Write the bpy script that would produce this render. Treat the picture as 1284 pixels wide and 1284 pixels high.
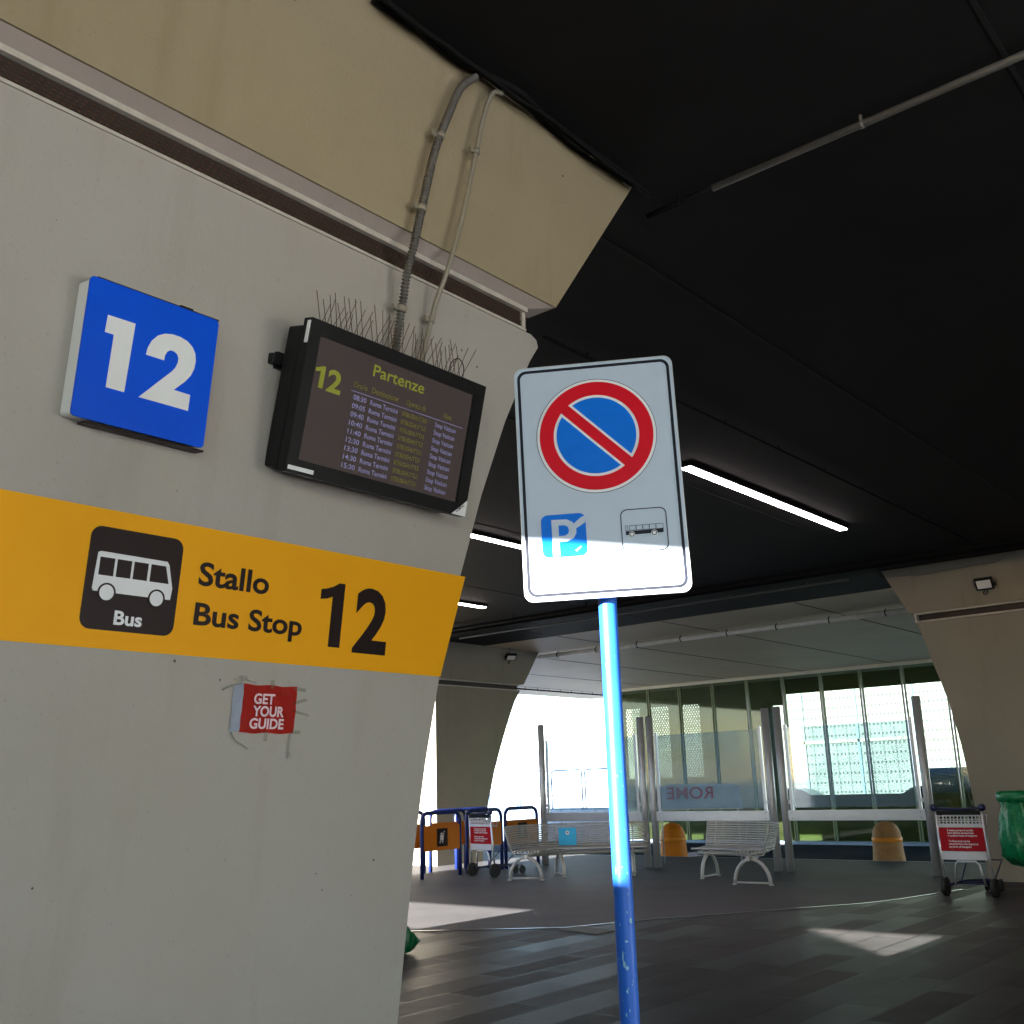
import bpy, bmesh, math, random
from mathutils import Vector, Matrix, noise
R = math.radians
random.seed(7)
scn = bpy.context.scene
col = scn.collection
for o in list(bpy.data.objects): bpy.data.objects.remove(o)

# ------------------------------------------------------------------ camera
EYE = 1.5
h, p, r = R(39.8), R(14.68), R(1.77)
f = Vector((-math.sin(h)*math.cos(p), math.cos(h)*math.cos(p), math.sin(p)))
r0 = Vector((math.cos(h), math.sin(h), 0)); u0 = r0.cross(f)
rt = math.cos(r)*r0 - math.sin(r)*u0
up = math.cos(r)*u0 + math.sin(r)*r0
cam = bpy.data.cameras.new('camera'); camo = bpy.data.objects.new('camera', cam); col.objects.link(camo)
m = Matrix((rt, up, -f)).transposed().to_4x4(); m.translation = (0, 0, EYE)
camo.matrix_world = m
cam.sensor_width = 36; cam.lens = 36*1309/1284; cam.clip_end = 2000; cam.clip_start = .05
scn.camera = camo

# ------------------------------------------------------------------ sky and sun
SUN_EL = math.atan(.2355); SUN_DX = .02
world = bpy.data.worlds.new('World'); scn.world = world; world.use_nodes = True
nt = world.node_tree; bg = nt.nodes['Background']
sky = nt.nodes.new('ShaderNodeTexSky'); sky.sky_type = 'NISHITA'; sky.sun_disc = False
sky.sun_elevation = SUN_EL; sky.sun_rotation = R(180); sky.dust_density = .4; sky.ozone_density = 2.5; sky.air_density = 1.0
nt.links.new(sky.outputs[0], bg.inputs[0]); bg.inputs[1].default_value = .085
sun = bpy.data.lights.new('sun', 'SUN'); suno = bpy.data.objects.new('sun', sun); col.objects.link(suno)
sun.energy = 5; sun.angle = R(.2); sun.color = (1, .97, .92)
sd = Vector((SUN_DX, 1, -.2355)).normalized()
suno.rotation_euler = sd.to_track_quat('-Z', 'Y').to_euler(); suno.location = (0, -20, 20)
scn.view_settings.view_transform = 'Standard'; scn.view_settings.look = 'None'
scn.view_settings.exposure = 3.6; scn.view_settings.gamma = 1

# ------------------------------------------------------------------ materials
def mat(name, c, rough=.6, metal=0, var=.0, scale=4, bump=0, bscale=40, emis=None, spec=None, c2=None, alpha=None, spots=0, streak=0):
    m_ = bpy.data.materials.new(name); m_.use_nodes = True
    n = m_.node_tree.nodes; l = m_.node_tree.links; b = n['Principled BSDF']
    b.inputs['Base Color'].default_value = (*c, 1); b.inputs['Roughness'].default_value = rough; b.inputs['Metallic'].default_value = metal
    if spec is not None: b.inputs['Specular IOR Level'].default_value = spec
    tc = n.new('ShaderNodeTexCoord')
    out = None
    if var or c2:
        nz = n.new('ShaderNodeTexNoise'); nz.inputs['Scale'].default_value = scale; nz.inputs['Detail'].default_value = 6; nz.inputs['Roughness'].default_value = .65
        l.new(tc.outputs['Object'], nz.inputs['Vector'])
        mx = n.new('ShaderNodeMix'); mx.data_type = 'RGBA'
        rp = n.new('ShaderNodeMapRange'); rp.inputs[1].default_value = .3; rp.inputs[2].default_value = .7
        l.new(nz.outputs['Fac'], rp.inputs[0]); l.new(rp.outputs[0], mx.inputs['Factor'])
        d = c2 if c2 else tuple(x*(1-var) for x in c); e = c if c2 else tuple(min(1, x*(1+var*.6)) for x in c)
        mx.inputs['A'].default_value = (*d, 1); mx.inputs['B'].default_value = (*e, 1)
        out = mx.outputs['Result']
        rr = n.new('ShaderNodeMapRange'); rr.inputs[3].default_value = max(0, rough-.08); rr.inputs[4].default_value = min(1, rough+.08)
        l.new(nz.outputs['Fac'], rr.inputs[0]); l.new(rr.outputs[0], b.inputs['Roughness'])
    if spots:
        vo = n.new('ShaderNodeTexVoronoi'); vo.inputs['Scale'].default_value = 11; vo.inputs['Randomness'].default_value = 1
        l.new(tc.outputs['Object'], vo.inputs['Vector'])
        lt = n.new('ShaderNodeMath'); lt.operation = 'LESS_THAN'
        wn = n.new('ShaderNodeMath'); wn.operation = 'MULTIPLY'; wn.inputs[1].default_value = spots
        sp = n.new('ShaderNodeSeparateColor'); l.new(vo.outputs['Color'], sp.inputs[0])
        pw = n.new('ShaderNodeMath'); pw.operation = 'POWER'; pw.inputs[1].default_value = 3.5
        l.new(sp.outputs[0], pw.inputs[0]); l.new(pw.outputs[0], wn.inputs[0])
        l.new(vo.outputs['Distance'], lt.inputs[0]); l.new(wn.outputs[0], lt.inputs[1])
        m2 = n.new('ShaderNodeMix'); m2.data_type = 'RGBA'; m2.inputs['B'].default_value = (c[0]*.22, c[1]*.2, c[2]*.18, 1)
        if out: l.new(out, m2.inputs['A'])
        else: m2.inputs['A'].default_value = (*c, 1)
        l.new(lt.outputs[0], m2.inputs['Factor']); out = m2.outputs['Result']
    if streak:
        mp = n.new('ShaderNodeMapping'); mp.inputs['Scale'].default_value = (5.5, 5.5, .35); l.new(tc.outputs['Object'], mp.inputs[0])
        ns = n.new('ShaderNodeTexNoise'); ns.inputs['Scale'].default_value = 1; ns.inputs['Detail'].default_value = 5; ns.inputs['Roughness'].default_value = .6; l.new(mp.outputs[0], ns.inputs['Vector'])
        ms = n.new('ShaderNodeMapRange'); ms.inputs[1].default_value = .55; ms.inputs[2].default_value = .85; ms.inputs[4].default_value = streak; l.new(ns.outputs['Fac'], ms.inputs[0])
        m3 = n.new('ShaderNodeMix'); m3.data_type = 'RGBA'; m3.inputs['B'].default_value = (c[0]*.62, c[1]*.55, c[2]*.45, 1)
        l.new(out, m3.inputs['A']); l.new(ms.outputs[0], m3.inputs['Factor'])
        ng = n.new('ShaderNodeTexNoise'); ng.inputs['Scale'].default_value = 70; ng.inputs['Detail'].default_value = 3; l.new(tc.outputs['Object'], ng.inputs['Vector'])
        mg = n.new('ShaderNodeMapRange'); mg.inputs[1].default_value = .66; mg.inputs[2].default_value = .74; mg.inputs[4].default_value = .28; l.new(ng.outputs['Fac'], mg.inputs[0])
        m4 = n.new('ShaderNodeMix'); m4.data_type = 'RGBA'; m4.inputs['B'].default_value = (c[0]*.5, c[1]*.45, c[2]*.4, 1)
        l.new(m3.outputs['Result'], m4.inputs['A']); l.new(mg.outputs[0], m4.inputs['Factor']); out = m4.outputs['Result']
    if out: l.new(out, b.inputs['Base Color'])
    if bump:
        nb = n.new('ShaderNodeTexNoise'); nb.inputs['Scale'].default_value = bscale; nb.inputs['Detail'].default_value = 8
        l.new(tc.outputs['Object'], nb.inputs['Vector'])
        bp = n.new('ShaderNodeBump'); bp.inputs['Strength'].default_value = bump; bp.inputs['Distance'].default_value = .02
        l.new(nb.outputs['Fac'], bp.inputs['Height']); l.new(bp.outputs[0], b.inputs['Normal'])
    if emis: b.inputs['Emission Color'].default_value = (*emis[0], 1); b.inputs['Emission Strength'].default_value = emis[1]
    return m_

def glass(name, tint, gloss=.1, rough=.03, haze=0, hcol=(.8, .85, .9)):
    m_ = bpy.data.materials.new(name); m_.use_nodes = True
    n = m_.node_tree.nodes; l = m_.node_tree.links; n.clear()
    o = n.new('ShaderNodeOutputMaterial'); t = n.new('ShaderNodeBsdfTransparent'); t.inputs[0].default_value = (*tint, 1)
    g = n.new('ShaderNodeBsdfGlossy'); g.inputs['Roughness'].default_value = rough
    lw = n.new('ShaderNodeLayerWeight'); lw.inputs[0].default_value = .5
    pw = n.new('ShaderNodeMath'); pw.operation = 'POWER'; pw.inputs[1].default_value = 5; l.new(lw.outputs['Facing'], pw.inputs[0])
    a = n.new('ShaderNodeMath'); a.operation = 'MULTIPLY_ADD'; a.inputs[1].default_value = .9; a.inputs[2].default_value = gloss; l.new(pw.outputs[0], a.inputs[0])
    mx = n.new('ShaderNodeMixShader'); l.new(a.outputs[0], mx.inputs[0]); l.new(t.outputs[0], mx.inputs[1]); l.new(g.outputs[0], mx.inputs[2])
    last = mx
    if haze:
        d = n.new('ShaderNodeBsdfDiffuse'); d.inputs[0].default_value = (*hcol, 1)
        nz = n.new('ShaderNodeTexNoise'); nz.inputs['Scale'].default_value = 1.4; nz.inputs['Detail'].default_value = 7
        tc = n.new('ShaderNodeTexCoord'); l.new(tc.outputs['Object'], nz.inputs['Vector'])
        mr = n.new('ShaderNodeMapRange'); mr.inputs[1].default_value = .3; mr.inputs[2].default_value = .7; mr.inputs[3].default_value = haze*.5; mr.inputs[4].default_value = haze*1.5
        l.new(nz.outputs['Fac'], mr.inputs[0])
        m3 = n.new('ShaderNodeMixShader'); l.new(mr.outputs[0], m3.inputs[0]); l.new(mx.outputs[0], m3.inputs[1]); l.new(d.outputs[0], m3.inputs[2]); last = m3
    l.new(last.outputs[0], o.inputs[0])
    return m_

M = {}
M['wall'] = mat('wall_plaster', (.40, .378, .352), .62, c2=(.372, .338, .292), scale=.8, bump=.16, bscale=60, spots=.075, spec=.35, streak=.36)
M['wall_top'] = mat('warm_tinted_beam_plaster', (.335, .275, .175), .65, var=.09, scale=1.1, bump=.16, bscale=60, spots=.07, spec=.3, streak=.55)  # browner than the wall: warm bounce light put into the colour
M['soffit'] = mat('soffit_plaster', (.37, .31, .28), .7, var=.12, scale=3, bump=.1)
M['lip'] = mat('grille_frame_paint', (.50, .46, .40), .6, var=.2, scale=14, bump=.1)
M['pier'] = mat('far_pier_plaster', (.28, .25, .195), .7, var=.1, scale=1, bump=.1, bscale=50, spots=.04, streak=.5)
M['black_ceiling'] = mat('black_ceiling_paint', (.018, .0172, .0172), .75, var=.35, scale=.5, bump=.08, bscale=8, spec=.25)
M['beige_ceiling'] = mat('beige_ceiling_paint', (.58, .475, .335), .6, var=.14, scale=.5, bump=.1, bscale=5)
M['joint'] = mat('joint_shadow_gap', (.004, .004, .004), .9)
M['black'] = mat('black_plastic', (.012, .012, .013), .38, var=.2, scale=20)
M['black_matt'] = mat('black_matt', (.01, .01, .01), .8, var=.2)
M['screen'] = mat('screen_glass', (.020, .019, .020), .16, emis=((.18, .13, .12), .017))
M['blue_sign'] = mat('blue_sign_face', (.001, .085, .72), .3, var=.06, scale=5)
M['white_sign'] = mat('white_vinyl', (.78, .78, .78), .4, var=.03, scale=6)
M['white_side'] = mat('white_lightbox_side', (.82, .82, .80), .45)
M['orange_band'] = mat('orange_vinyl', (.86, .38, .006), .5, var=.05, scale=1.2)
M['dark_vinyl'] = mat('dark_brown_vinyl', (.018, .010, .010), .4)
M['icon_white'] = mat('icon_white_vinyl', (.74, .74, .76), .4)
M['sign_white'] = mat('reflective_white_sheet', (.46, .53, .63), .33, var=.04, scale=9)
M['sign_black'] = mat('sign_black', (.012, .014, .022), .4)
M['sign_red'] = mat('sign_red', (.62, .006, .018), .35, var=.05, scale=20)
M['sign_blue'] = mat('sign_blue', (.001, .15, .68), .35, var=.05, scale=20)
M['sign_back'] = mat('bare_aluminium', (.45, .46, .47), .4, .8)
M['sticker'] = mat('round_sticker_green', (.18, .3, .12), .5, var=.5, scale=60)
M['pole'] = mat('blue_pole_paint', (.016, .12, .56), .4, c2=(.013, .10, .48), scale=8, spec=.3)
M['chip'] = mat('chipped_paint_patch', (.22, .42, .55), .6)
M['grey_pipe'] = mat('galvanised_conduit', (.19, .18, .16), .5, .3, var=.15, scale=20)
M['cream_pipe'] = mat('cream_painted_conduit', (.25, .225, .175), .5, var=.15, scale=16)
M['white_pipe'] = mat('white_painted_pipe', (.85, .82, .75), .5, var=.15, scale=6)
M['dark_conduit'] = mat('dirty_grey_conduit', (.10, .092, .08), .6, var=.3, scale=20)
M['rust'] = mat('rusty_spike_wire', (.10, .05, .03), .7, .3, var=.4, scale=50)
M['grille'] = mat('brown_mesh_grille', (.030, .016, .010), .6, var=.3, scale=30)
M['red_flag'] = mat('red_flag_print', (.62, .032, .022), .45, var=.1, scale=30)
M['flag_white'] = mat('flag_white_hem', (.55, .60, .72), .6, var=.05, scale=30)
M['pink_text'] = mat('pale_pink_ink', (.78, .52, .56), .5)
M['string'] = mat('frayed_string', (.33, .32, .28), .9)
M['tape'] = glass('clear_tape', (.93, .93, .90), .05, .2, haze=.05, hcol=(.6, .58, .5))
M['lamp'] = mat('lit_tube_diffuser', (.9, .9, .9), .5, emis=((1, .86, .84), 3.2))
M['steel'] = mat('brushed_steel', (.50, .51, .53), .36, .35, var=.1, scale=12, bump=.04, bscale=120)
M['rail'] = mat('aluminium_rail', (.52, .53, .54), .35, .7, var=.08, scale=5)
M['bench'] = mat('bench_painted_steel', (.50, .49, .47), .4, .25, var=.12, scale=12)
M['handle_navy'] = mat('handle_navy_plastic', (.006, .010, .06), .4)
M['navy'] = mat('navy_blue_paint', (.009, .020, .12), .35, var=.12, scale=12)
M['orange_panel'] = mat('orange_rack_panel', (.62, .19, .012), .5, var=.12, scale=5)
M['trolley'] = mat('trolley_chrome', (.62, .62, .66), .28, .7)
M['trolley_white'] = mat('trolley_white_panel', (.55, .57, .60), .45, var=.05, scale=9)
M['trolley_red'] = mat('trolley_red_panel', (.34, .007, .014), .45, var=.06, scale=9)
M['rubber'] = mat('rubber', (.015, .015, .016), .7, var=.3, scale=30)
M['cyan'] = mat('cyan_poster', (.03, .45, .78), .5, var=.12, scale=12)
M['bag'] = mat('green_bin_bag', (.003, .16, .055), .28, var=.35, scale=14, bump=.3, bscale=14)
M['bollard'] = mat('painted_concrete_bollard', (.42, .22, .085), .75, var=.25, scale=8, bump=.3, bscale=30)
M['bollard_band'] = mat('orange_bollard_band', (.75, .26, .01), .5)
M['olive'] = mat('olive_mullion', (.16, .20, .10), .5, var=.1)
M['olive_wall'] = mat('olive_concrete', (.085, .10, .040), .8, var=.3, scale=.6, bump=.1, bscale=10)
M['cream_bar'] = mat('cream_top_rail', (.60, .56, .42), .5)
M['glass_green'] = glass('green_tinted_glass', (.60, .66, .57), .03, .04, haze=.035, hcol=(.28, .36, .14))
M['glass_clear'] = glass('weathered_clear_glass', (.80, .88, .92), .06, .05, haze=.15, hcol=(.40, .55, .70))
M['concrete'] = mat('outdoor_concrete', (.38, .37, .35), .8, var=.15, scale=.8, bump=.2, bscale=12)
M['blue_grey'] = mat('blue_grey_parapet', (.17, .25, .36), .6, var=.08, scale=2)
M['rail_blue'] = mat('railing_blue_paint', (.10, .22, .42), .5)
M['white_bldg'] = mat('white_render', (.66, .66, .65), .8, var=.05, scale=.4)
M['car_blue'] = mat('car_paint_blue', (.02, .07, .15), .2, .3)
M['car_grey'] = mat('car_paint_grey', (.16, .18, .2), .2, .4)
M['car_glass'] = mat('car_glass', (.02, .03, .04), .08)
M['asphalt'] = mat('asphalt', (.018, .020, .028), .95, spec=.03, var=.25, scale=3, bump=.3, bscale=60)
M['yard'] = mat('open_yard_paving', (.38, .385, .39), .85, var=.2, scale=1)
M['leaf'] = mat('leaf', (.07, .11, .04), .6, var=.5, scale=3)
M['bark'] = mat('bark', (.12, .09, .06), .9, var=.3)
M['strip'] = mat('steel_floor_strip', (.55, .58, .62), .25, .9)
M['tv_time'] = mat('lit_violet_letters', (.1, .1, .2), .5, emis=((.36, .33, .62), .024))
M['tv_green'] = mat('lit_olive_letters', (.1, .1, .0), .5, emis=((.40, .46, .03), .022))
M['tv_dim'] = mat('dim_ochre_letters', (.1, .1, .0), .5, emis=((.33, .24, .03), .014))

for k_, sp_ in dict(blue_sign=.12, white_sign=.2, orange_band=.12, dark_vinyl=.12, icon_white=.2, sign_white=.25, sign_black=.12, sign_red=.10, sign_blue=.12, black=.15, black_matt=.1, screen=.8, red_flag=.15, trolley_red=.15, orange_panel=.15, wall=.2, wall_top=.2, black_ceiling=.12, bag=.35, navy=.3).items():
    M[k_].node_tree.nodes['Principled BSDF'].inputs['Specular IOR Level'].default_value = sp_

def floor_material(name, tile):
    m_ = bpy.data.materials.new(name); m_.use_nodes = True
    n = m_.node_tree.nodes; l = m_.node_tree.links; b = n['Principled BSDF']
    tc = n.new('ShaderNodeTexCoord')
    nz = n.new('ShaderNodeTexNoise'); nz.inputs['Scale'].default_value = 1.1; nz.inputs['Detail'].default_value = 8; nz.inputs['Roughness'].default_value = .7
    l.new(tc.outputs['Object'], nz.inputs['Vector'])
    rg = n.new('ShaderNodeMapRange'); rg.inputs[1].default_value = .2; rg.inputs[2].default_value = .7
    l.new(nz.outputs['Fac'], rg.inputs[0])
    bump = n.new('ShaderNodeBump'); bump.inputs['Strength'].default_value = .25; bump.inputs['Distance'].default_value = .01
    fine = n.new('ShaderNodeTexNoise'); fine.inputs['Scale'].default_value = 45; fine.inputs['Detail'].default_value = 6
    l.new(tc.outputs['Object'], fine.inputs['Vector'])
    if tile:
        mp = n.new('ShaderNodeMapping'); mp.inputs['Rotation'].default_value = (0, 0, R(90)); l.new(tc.outputs['Object'], mp.inputs[0])
        br = n.new('ShaderNodeTexBrick'); br.inputs['Scale'].default_value = 1; br.inputs['Brick Width'].default_value = 1.15; br.inputs['Row Height'].default_value = .33
        br.inputs['Mortar Size'].default_value = .010; br.inputs['Mortar Smooth'].default_value = .2; br.offset = .37
        br.inputs['Color1'].default_value = (.074, .070, .069, 1); br.inputs['Color2'].default_value = (.094, .088, .085, 1); br.inputs['Mortar'].default_value = (.012, .012, .012, 1)
        l.new(mp.outputs[0], br.inputs['Vector'])
        mx = n.new('ShaderNodeMix'); mx.data_type = 'RGBA'; mx.blend_type = 'MULTIPLY'; mx.inputs['Factor'].default_value = .5
        l.new(br.outputs['Color'], mx.inputs['A']); l.new(rg.outputs[0], mx.inputs['B']); l.new(mx.outputs['Result'], b.inputs['Base Color'])
        sm = n.new('ShaderNodeMath'); sm.operation = 'MULTIPLY_ADD'; sm.inputs[1].default_value = -1; l.new(br.outputs['Fac'], sm.inputs[0])
        ms = n.new('ShaderNodeMath'); ms.operation = 'MULTIPLY'; ms.inputs[1].default_value = .25; l.new(fine.outputs['Fac'], ms.inputs[0]); l.new(ms.outputs[0], sm.inputs[2])
        l.new(sm.outputs[0], bump.inputs['Height'])
        sr = n.new('ShaderNodeSeparateColor'); l.new(br.outputs['Color'], sr.inputs[0])
        rr = n.new('ShaderNodeMapRange'); rr.inputs[1].default_value = .072; rr.inputs[2].default_value = .10; rr.inputs[3].default_value = .36; rr.inputs[4].default_value = .55
        l.new(sr.outputs[0], rr.inputs[0]); l.new(rr.outputs[0], b.inputs['Roughness'])
        sp_ = n.new('ShaderNodeMapRange'); sp_.inputs[1].default_value = .072; sp_.inputs[2].default_value = .094; sp_.inputs[3].default_value = .055; sp_.inputs[4].default_value = .01; l.new(sr.outputs[0], sp_.inputs[0])
    else:
        mx = n.new('ShaderNodeMix'); mx.data_type = 'RGBA'; mx.inputs['A'].default_value = (.070, .068, .070, 1); mx.inputs['B'].default_value = (.105, .100, .102, 1)
        l.new(rg.outputs[0], mx.inputs['Factor']); l.new(mx.outputs['Result'], b.inputs['Base Color'])
        l.new(fine.outputs['Fac'], bump.inputs['Height']); b.inputs['Roughness'].default_value = .62
    b.inputs['Specular IOR Level'].default_value = .04
    if tile: l.new(sp_.outputs[0], b.inputs['Specular IOR Level'])
    l.new(bump.outputs[0], b.inputs['Normal'])
    return m_
M['tiles'] = floor_material('stone_plank_tiles', True)
M['smooth_floor'] = floor_material('smooth_dark_floor', False)

def perf_material():
    m_ = mat('perforated_white_panel', (.5, .52, .56), .6)
    n = m_.node_tree.nodes; l = m_.node_tree.links; b = n['Principled BSDF']; tc = n.new('ShaderNodeTexCoord')
    sx = n.new('ShaderNodeSeparateXYZ'); l.new(tc.outputs['Object'], sx.inputs[0])
    def cell(sock, size, thr):
        d = n.new('ShaderNodeMath'); d.operation = 'DIVIDE'; d.inputs[1].default_value = size; l.new(sock, d.inputs[0])
        q = n.new('ShaderNodeMath'); q.operation = 'FRACT'; l.new(d.outputs[0], q.inputs[0])
        c = n.new('ShaderNodeMath'); c.operation = 'LESS_THAN'; c.inputs[1].default_value = thr; l.new(q.outputs[0], c.inputs[0]); return c.outputs[0]
    a_ = n.new('ShaderNodeMath'); a_.operation = 'MULTIPLY'; l.new(cell(sx.outputs[0], .21, .5), a_.inputs[0]); l.new(cell(sx.outputs[2], .48, .24), a_.inputs[1])
    k = n.new('ShaderNodeMath'); k.operation = 'MULTIPLY'; k.inputs[1].default_value = .55; l.new(cell(sx.outputs[0], .63, .10), k.inputs[0])
    mx_ = n.new('ShaderNodeMath'); mx_.operation = 'MAXIMUM'; l.new(a_.outputs[0], mx_.inputs[0]); l.new(k.outputs[0], mx_.inputs[1])
    mm = n.new('ShaderNodeMix'); mm.data_type = 'RGBA'; mm.inputs['A'].default_value = (.21, .225, .25, 1); mm.inputs['B'].default_value = (.045, .05, .065, 1)
    l.new(mx_.outputs[0], mm.inputs['Factor']); l.new(mm.outputs['Result'], b.inputs['Base Color'])
    return m_
M['perf'] = perf_material()

# ------------------------------------------------------------------ mesh helpers
class MB:
    def __init__(s): s.bm = bmesh.new()
    def box(s, c, d, rot=None, bevel=0):
        vs = []
        hx, hy, hz = d[0]/2, d[1]/2, d[2]/2
        rot = rot or Matrix.Identity(3); c = Vector(c)
        for x in (-hx, hx):
            for y in (-hy, hy):
                for z in (-hz, hz): vs.append(s.bm.verts.new(c + rot @ Vector((x, y, z))))
        fs = [(0, 1, 3, 2), (4, 6, 7, 5), (0, 4, 5, 1), (2, 3, 7, 6), (0, 2, 6, 4), (1, 5, 7, 3)]
        fc = [s.bm.faces.new([vs[i] for i in q]) for q in fs]
        if bevel:
            es = list({e for q in fc for e in q.edges})
            bmesh.ops.bevel(s.bm, geom=es, offset=bevel, segments=2, profile=.6, affect='EDGES')
        return s
    def tube(s, pts, rad, seg=10, closed=False, caps=True):
        pts = [Vector(q) for q in pts]; n = len(pts); rings = []
        rads = rad if isinstance(rad, (list, tuple)) else [rad]*n
        ref = None
        for i, q in enumerate(pts):
            if closed: t = (pts[(i+1) % n]-pts[i-1])
            else: t = (pts[min(i+1, n-1)]-pts[max(i-1, 0)])
            t = t.normalized() if t.length > 1e-9 else Vector((0, 0, 1))
            if ref is None: ref = Vector((0, 0, 1)) if abs(t.z) < .9 else Vector((1, 0, 0))
            a = (ref - t*ref.dot(t)); a = a.normalized() if a.length > 1e-6 else t.orthogonal().normalized()
            ref = a; b_ = t.cross(a)
            rings.append([s.bm.verts.new(q + rads[i]*(math.cos(k*2*math.pi/seg)*a + math.sin(k*2*math.pi/seg)*b_)) for k in range(seg)])
        for i in range(n if closed else n-1):
            A, B = rings[i], rings[(i+1) % n]
            for k in range(seg):
                fce = s.bm.faces.new([A[k], A[(k+1) % seg], B[(k+1) % seg], B[k]]); fce.smooth = True
        if caps and not closed:
            s.bm.faces.new(rings[0][::-1]); s.bm.faces.new(rings[-1])
        return s
    def prism(s, poly, z0, z1, fn=None):
        fn = fn or (lambda x, y, z: (x, y, z))
        a = [s.bm.verts.new(fn(x, y, z0)) for x, y in poly]; b_ = [s.bm.verts.new(fn(x, y, z1)) for x, y in poly]; n = len(poly)
        s.bm.faces.new(a[::-1]); s.bm.faces.new(b_)
        for i in range(n): s.bm.faces.new([a[i], a[(i+1) % n], b_[(i+1) % n], b_[i]])
        return s
    def ring(s, outer, inner, z0, z1):
        n = len(outer); L = [[s.bm.verts.new((x, y, z)) for x, y in q] for q in (outer, inner) for z in (z0, z1)]
        o0, o1, i0, i1 = L
        for k in range(n):
            j = (k+1) % n
            s.bm.faces.new([o0[k], o0[j], o1[j], o1[k]]); s.bm.faces.new([i0[j], i0[k], i1[k], i1[j]])
            s.bm.faces.new([o1[k], o1[j], i1[j], i1[k]]); s.bm.faces.new([o0[j], o0[k], i0[k], i0[j]])
        return s
    def lathe(s, prof, c=(0, 0, 0), seg=20, fn=None):
        c = Vector(c); rings = []
        for rad, z in prof:
            ring = []
            for k in range(seg):
                a = k*2*math.pi/seg; v = Vector((rad*math.cos(a), rad*math.sin(a), z))
                if fn: v = fn(v, a)
                ring.append(s.bm.verts.new(c+v))
            rings.append(ring)
        for i in range(len(rings)-1):
            for k in range(seg):
                q = s.bm.faces.new([rings[i][k], rings[i][(k+1) % seg], rings[i+1][(k+1) % seg], rings[i+1][k]]); q.smooth = True
        s.bm.faces.new(rings[0][::-1]); s.bm.faces.new(rings[-1])
        return s
    def loft(s, A, B):
        a = [s.bm.verts.new(q) for q in A]; b_ = [s.bm.verts.new(q) for q in B]; n = len(a)
        for i in range(n): s.bm.faces.new([a[i], a[(i+1) % n], b_[(i+1) % n], b_[i]])
        s.bm.faces.new(a[::-1]); s.bm.faces.new(b_); return s
    def sphere(s, c, rad, sc=(1, 1, 1)):
        mtx = Matrix.Translation(c) @ Matrix.Diagonal((*[rad*q for q in sc], 1))
        g = bmesh.ops.create_uvsphere(s.bm, u_segments=14, v_segments=9, radius=1, matrix=mtx)
        for v in g['verts']:
            for q in v.link_faces: q.smooth = True
        return s
    def build(s, name, m_, parent=None, loc=None, kind=None):
        bmesh.ops.recalc_face_normals(s.bm, faces=s.bm.faces[:])
        me = bpy.data.meshes.new(name); s.bm.to_mesh(me); s.bm.free()
        me.materials.append(m_ if not isinstance(m_, str) else M[m_])
        o = bpy.data.objects.new(name, me); col.objects.link(o)
        if parent is not None: o.parent = parent
        if kind: o['kind'] = kind
        return o

def tag(o, label, cat, group=None):
    o['label'] = label; o['category'] = cat
    if group: o['group'] = group
    return o
def thing(name, label, cat, loc=(0, 0, 0), rz=0, group=None, mtx=None):
    o = bpy.data.objects.new(name, None); col.objects.link(o); o.empty_display_size = .1
    if mtx is not None: o.matrix_world = mtx
    else: o.location = loc; o.rotation_euler = (0, 0, rz)
    return tag(o, label, cat, group)
def rebase(o, loc):
    """mesh drawn in world metres, origin moved to loc"""
    o.data.transform(Matrix.Translation(-Vector(loc))); o.location = loc; return o
def frame(loc, x, y):
    x = Vector(x).normalized(); y = Vector(y); y = (y-x*y.dot(x)).normalized(); z = x.cross(y)
    m_ = Matrix((x, y, z)).transposed().to_4x4(); m_.translation = loc; return m_
def dup(root, loc, rz, label, group=None):
    c = root.copy(); col.objects.link(c); c.location = loc; c.rotation_euler = (0, 0, rz); c['label'] = label
    if group: c['group'] = group
    for ch in list(root.children):
        k = ch.copy(); col.objects.link(k); k.parent = c
        for g in ch.children:
            d = g.copy(); col.objects.link(d); d.parent = k
    return c
def text(name, s, m_, parent, x0, x1, base, top, z=0, bold=0, sub=None):
    """lettering in the parent's XY plane; x0>x1 mirrors it"""
    cu = bpy.data.curves.new('t', 'FONT'); cu.body = s; cu.offset = bold; cu.extrude = 0; cu.resolution_u = 4
    if sub: cu.space_line = sub
    o = bpy.data.objects.new('t', cu); col.objects.link(o)
    dg = bpy.context.evaluated_depsgraph_get(); me = bpy.data.meshes.new_from_object(o.evaluated_get(dg)); bpy.data.objects.remove(o)
    xs = [v.co.x for v in me.vertices]; ys = [v.co.y for v in me.vertices]
    a, b_ = min(xs), max(xs); lo = 0 if sub is None else min(ys); hi = max(ys)
    for v in me.vertices:
        v.co = (x0+(v.co.x-a)/(b_-a)*(x1-x0), base+(v.co.y-lo)/(hi-lo)*(top-base), z)
    me.name = name; me.materials.clear(); me.materials.append(M[m_])
    q = bpy.data.objects.new(name, me); col.objects.link(q); q.parent = parent; return q
def rrect(x0, y0, x1, y1, rad, n=5):
    pts = []
    for cx, cy, a0 in ((x1-rad, y1-rad, 0), (x0+rad, y1-rad, 90), (x0+rad, y0+rad, 180), (x1-rad, y0+rad, 270)):
        for k in range(n+1):
            a = R(a0+90*k/n); pts.append((cx+rad*math.cos(a), cy+rad*math.sin(a)))
    return pts
def circ(cx, cy, rad, n=48): return [(cx+rad*math.cos(2*math.pi*k/n), cy+rad*math.sin(2*math.pi*k/n)) for k in range(n)]
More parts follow.
